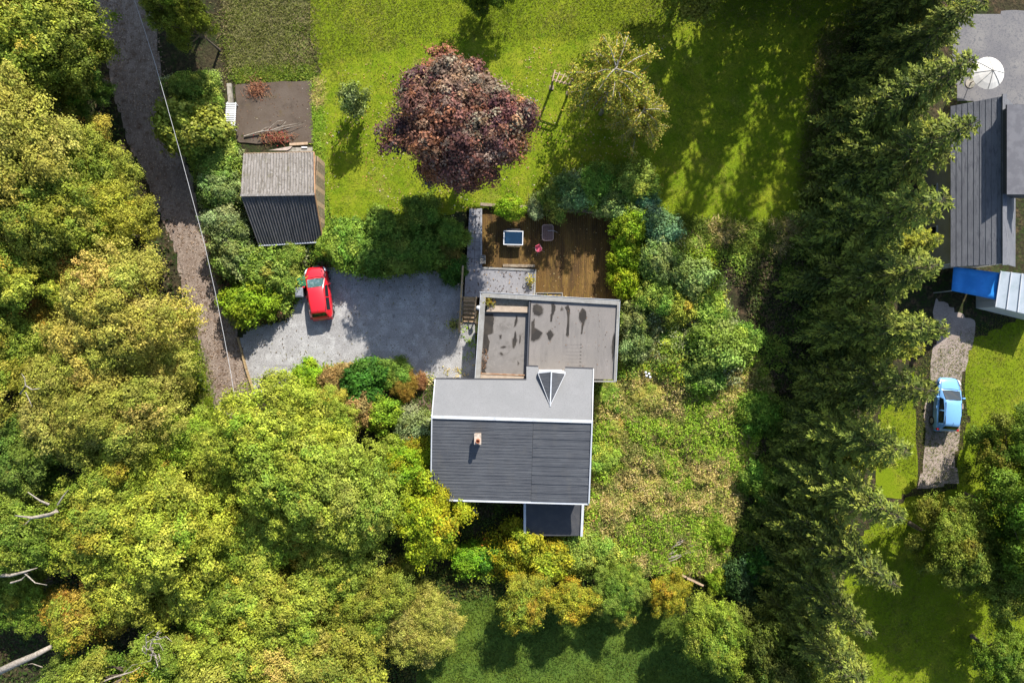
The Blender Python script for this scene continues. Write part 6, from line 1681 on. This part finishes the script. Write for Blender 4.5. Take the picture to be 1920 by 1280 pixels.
for k in range(16):
    a = g3.uniform(0, 6.28); l = g3.uniform(14, 34)
    x, y = 286 + g3.uniform(-12, 12), 1212 + g3.uniform(-18, 18)
    tw.append(([(x, y), (x + math.cos(a) * l * .6, y + math.sin(a) * l * .6), (x + math.cos(a + .5) * l, y + math.sin(a + .5) * l)], [7.4, 7.9, 7.8], .04))
deadwood('dead_treetop', [(300, 1205), (292, 1208), (286, 1212), (283, 1216)], [.12, .1, .07, .04], tw, 'bare twiggy dead treetop among the lower green trees', 'dead tree', [0, 3, 6, 7.6])
deadwood('dead_branch', [(105, 1255), (70, 1275), (52, 1290)], [.06, .05, .04], [([(105, 1255), (128, 1240), (140, 1238)], [4.2, 4.4, 4.4], .04), ([(80, 1250), (60, 1243), (52, 1245)], [4.2, 4.4, 4.4], .03)], 'crooked bare branch just right of the fallen log', 'branch', [4, 4, 4])
deadwood('dead_branch', [(176, 1285), (210, 1270), (250, 1258), (262, 1250)], [.07, .06, .04, .02], [([(232, 1262), (248, 1246), (258, 1244)], [7, 7.2, 7.2], .03)], 'grey bare branch on the bottom edge below the dead treetop', 'branch', [7, 7, 7.1, 7.2])

# ------------------------------------------------------------------ overhead cable on poles
cpts = [(242, -40), (252, 0), (272, 60), (291, 120), (310, 187), (336, 280), (360, 370), (384, 460), (404, 550), (420, 630), (432, 695), (441, 750), (452, 812)]
zc_ = [7.6, 7.4, 7.1, 6.9, 6.7, 6.5, 6.4, 6.4, 6.45, 6.5, 6.6, 6.75, 7.0]
m = MB(); m.tube([P(a, b, z) for (a, b), z in zip(cpts, zc_)], .014, 6)
tagit(m.build('overhead_cable', surf('cable', (.42, .42, .42), [], .6)), 'pale overhead cable running along the lane', 'cable')
for (px, py, z, lab) in ((452, 812, 7.0, 'wooden utility pole hidden among the leaves at the lower end of the lane'), (242, -40, 7.6, 'wooden utility pole above the top edge beside the lane')):
    q = P(px, py, z)
    r = empty('utility_pole', (q.x, q.y, 0), 0, lab, 'pole')
    m = MB(); m.tube([(0, 0, -.3), (0, 0, z + .3)], [.13, .10], 10); m.build('post', MATS['timber_old'], r)
    m = MB(); m.bar((-.3, 0, z + .05), (.3, 0, z + .05), .08, .08); m.build('crossarm', MATS['timber_old'], r)

# ------------------------------------------------------------------ neighbour's white parasol
q = P(1848, 140, 2.5)
um = empty('parasol', (q.x, q.y, float(gz(q.x, q.y))), 0, 'round white parasol on the paved drive above the grey house', 'parasol')
m = MB(); m.lathe([(1.15, 1.95), (.8, 2.15), (.4, 2.32), (.05, 2.45), (.01, 2.46)], 24); m.build('canopy', surf('canvas', (.62, .60, .55), [], .8), um)
for k in range(8):
    t = math.tau * k / 8
    m = MB(); m.tube([(1.17 * math.cos(t), 1.17 * math.sin(t), 1.955), (.8 * math.cos(t), .8 * math.sin(t), 2.165), (.4 * math.cos(t), .4 * math.sin(t), 2.335), (.03 * math.cos(t), .03 * math.sin(t), 2.47)], .016, 5); m.build('rib', MATS['fascia'], um)
m = MB(); m.tube([(0, 0, .1), (0, 0, 2.5)], .03, 8); m.build('pole', MATS['timber_old'], um)
m = MB(); m.lathe([(.35, 0), (.35, .08), (.06, .12), (.04, .3)], 16); m.build('base', MATS['cement2'], um)
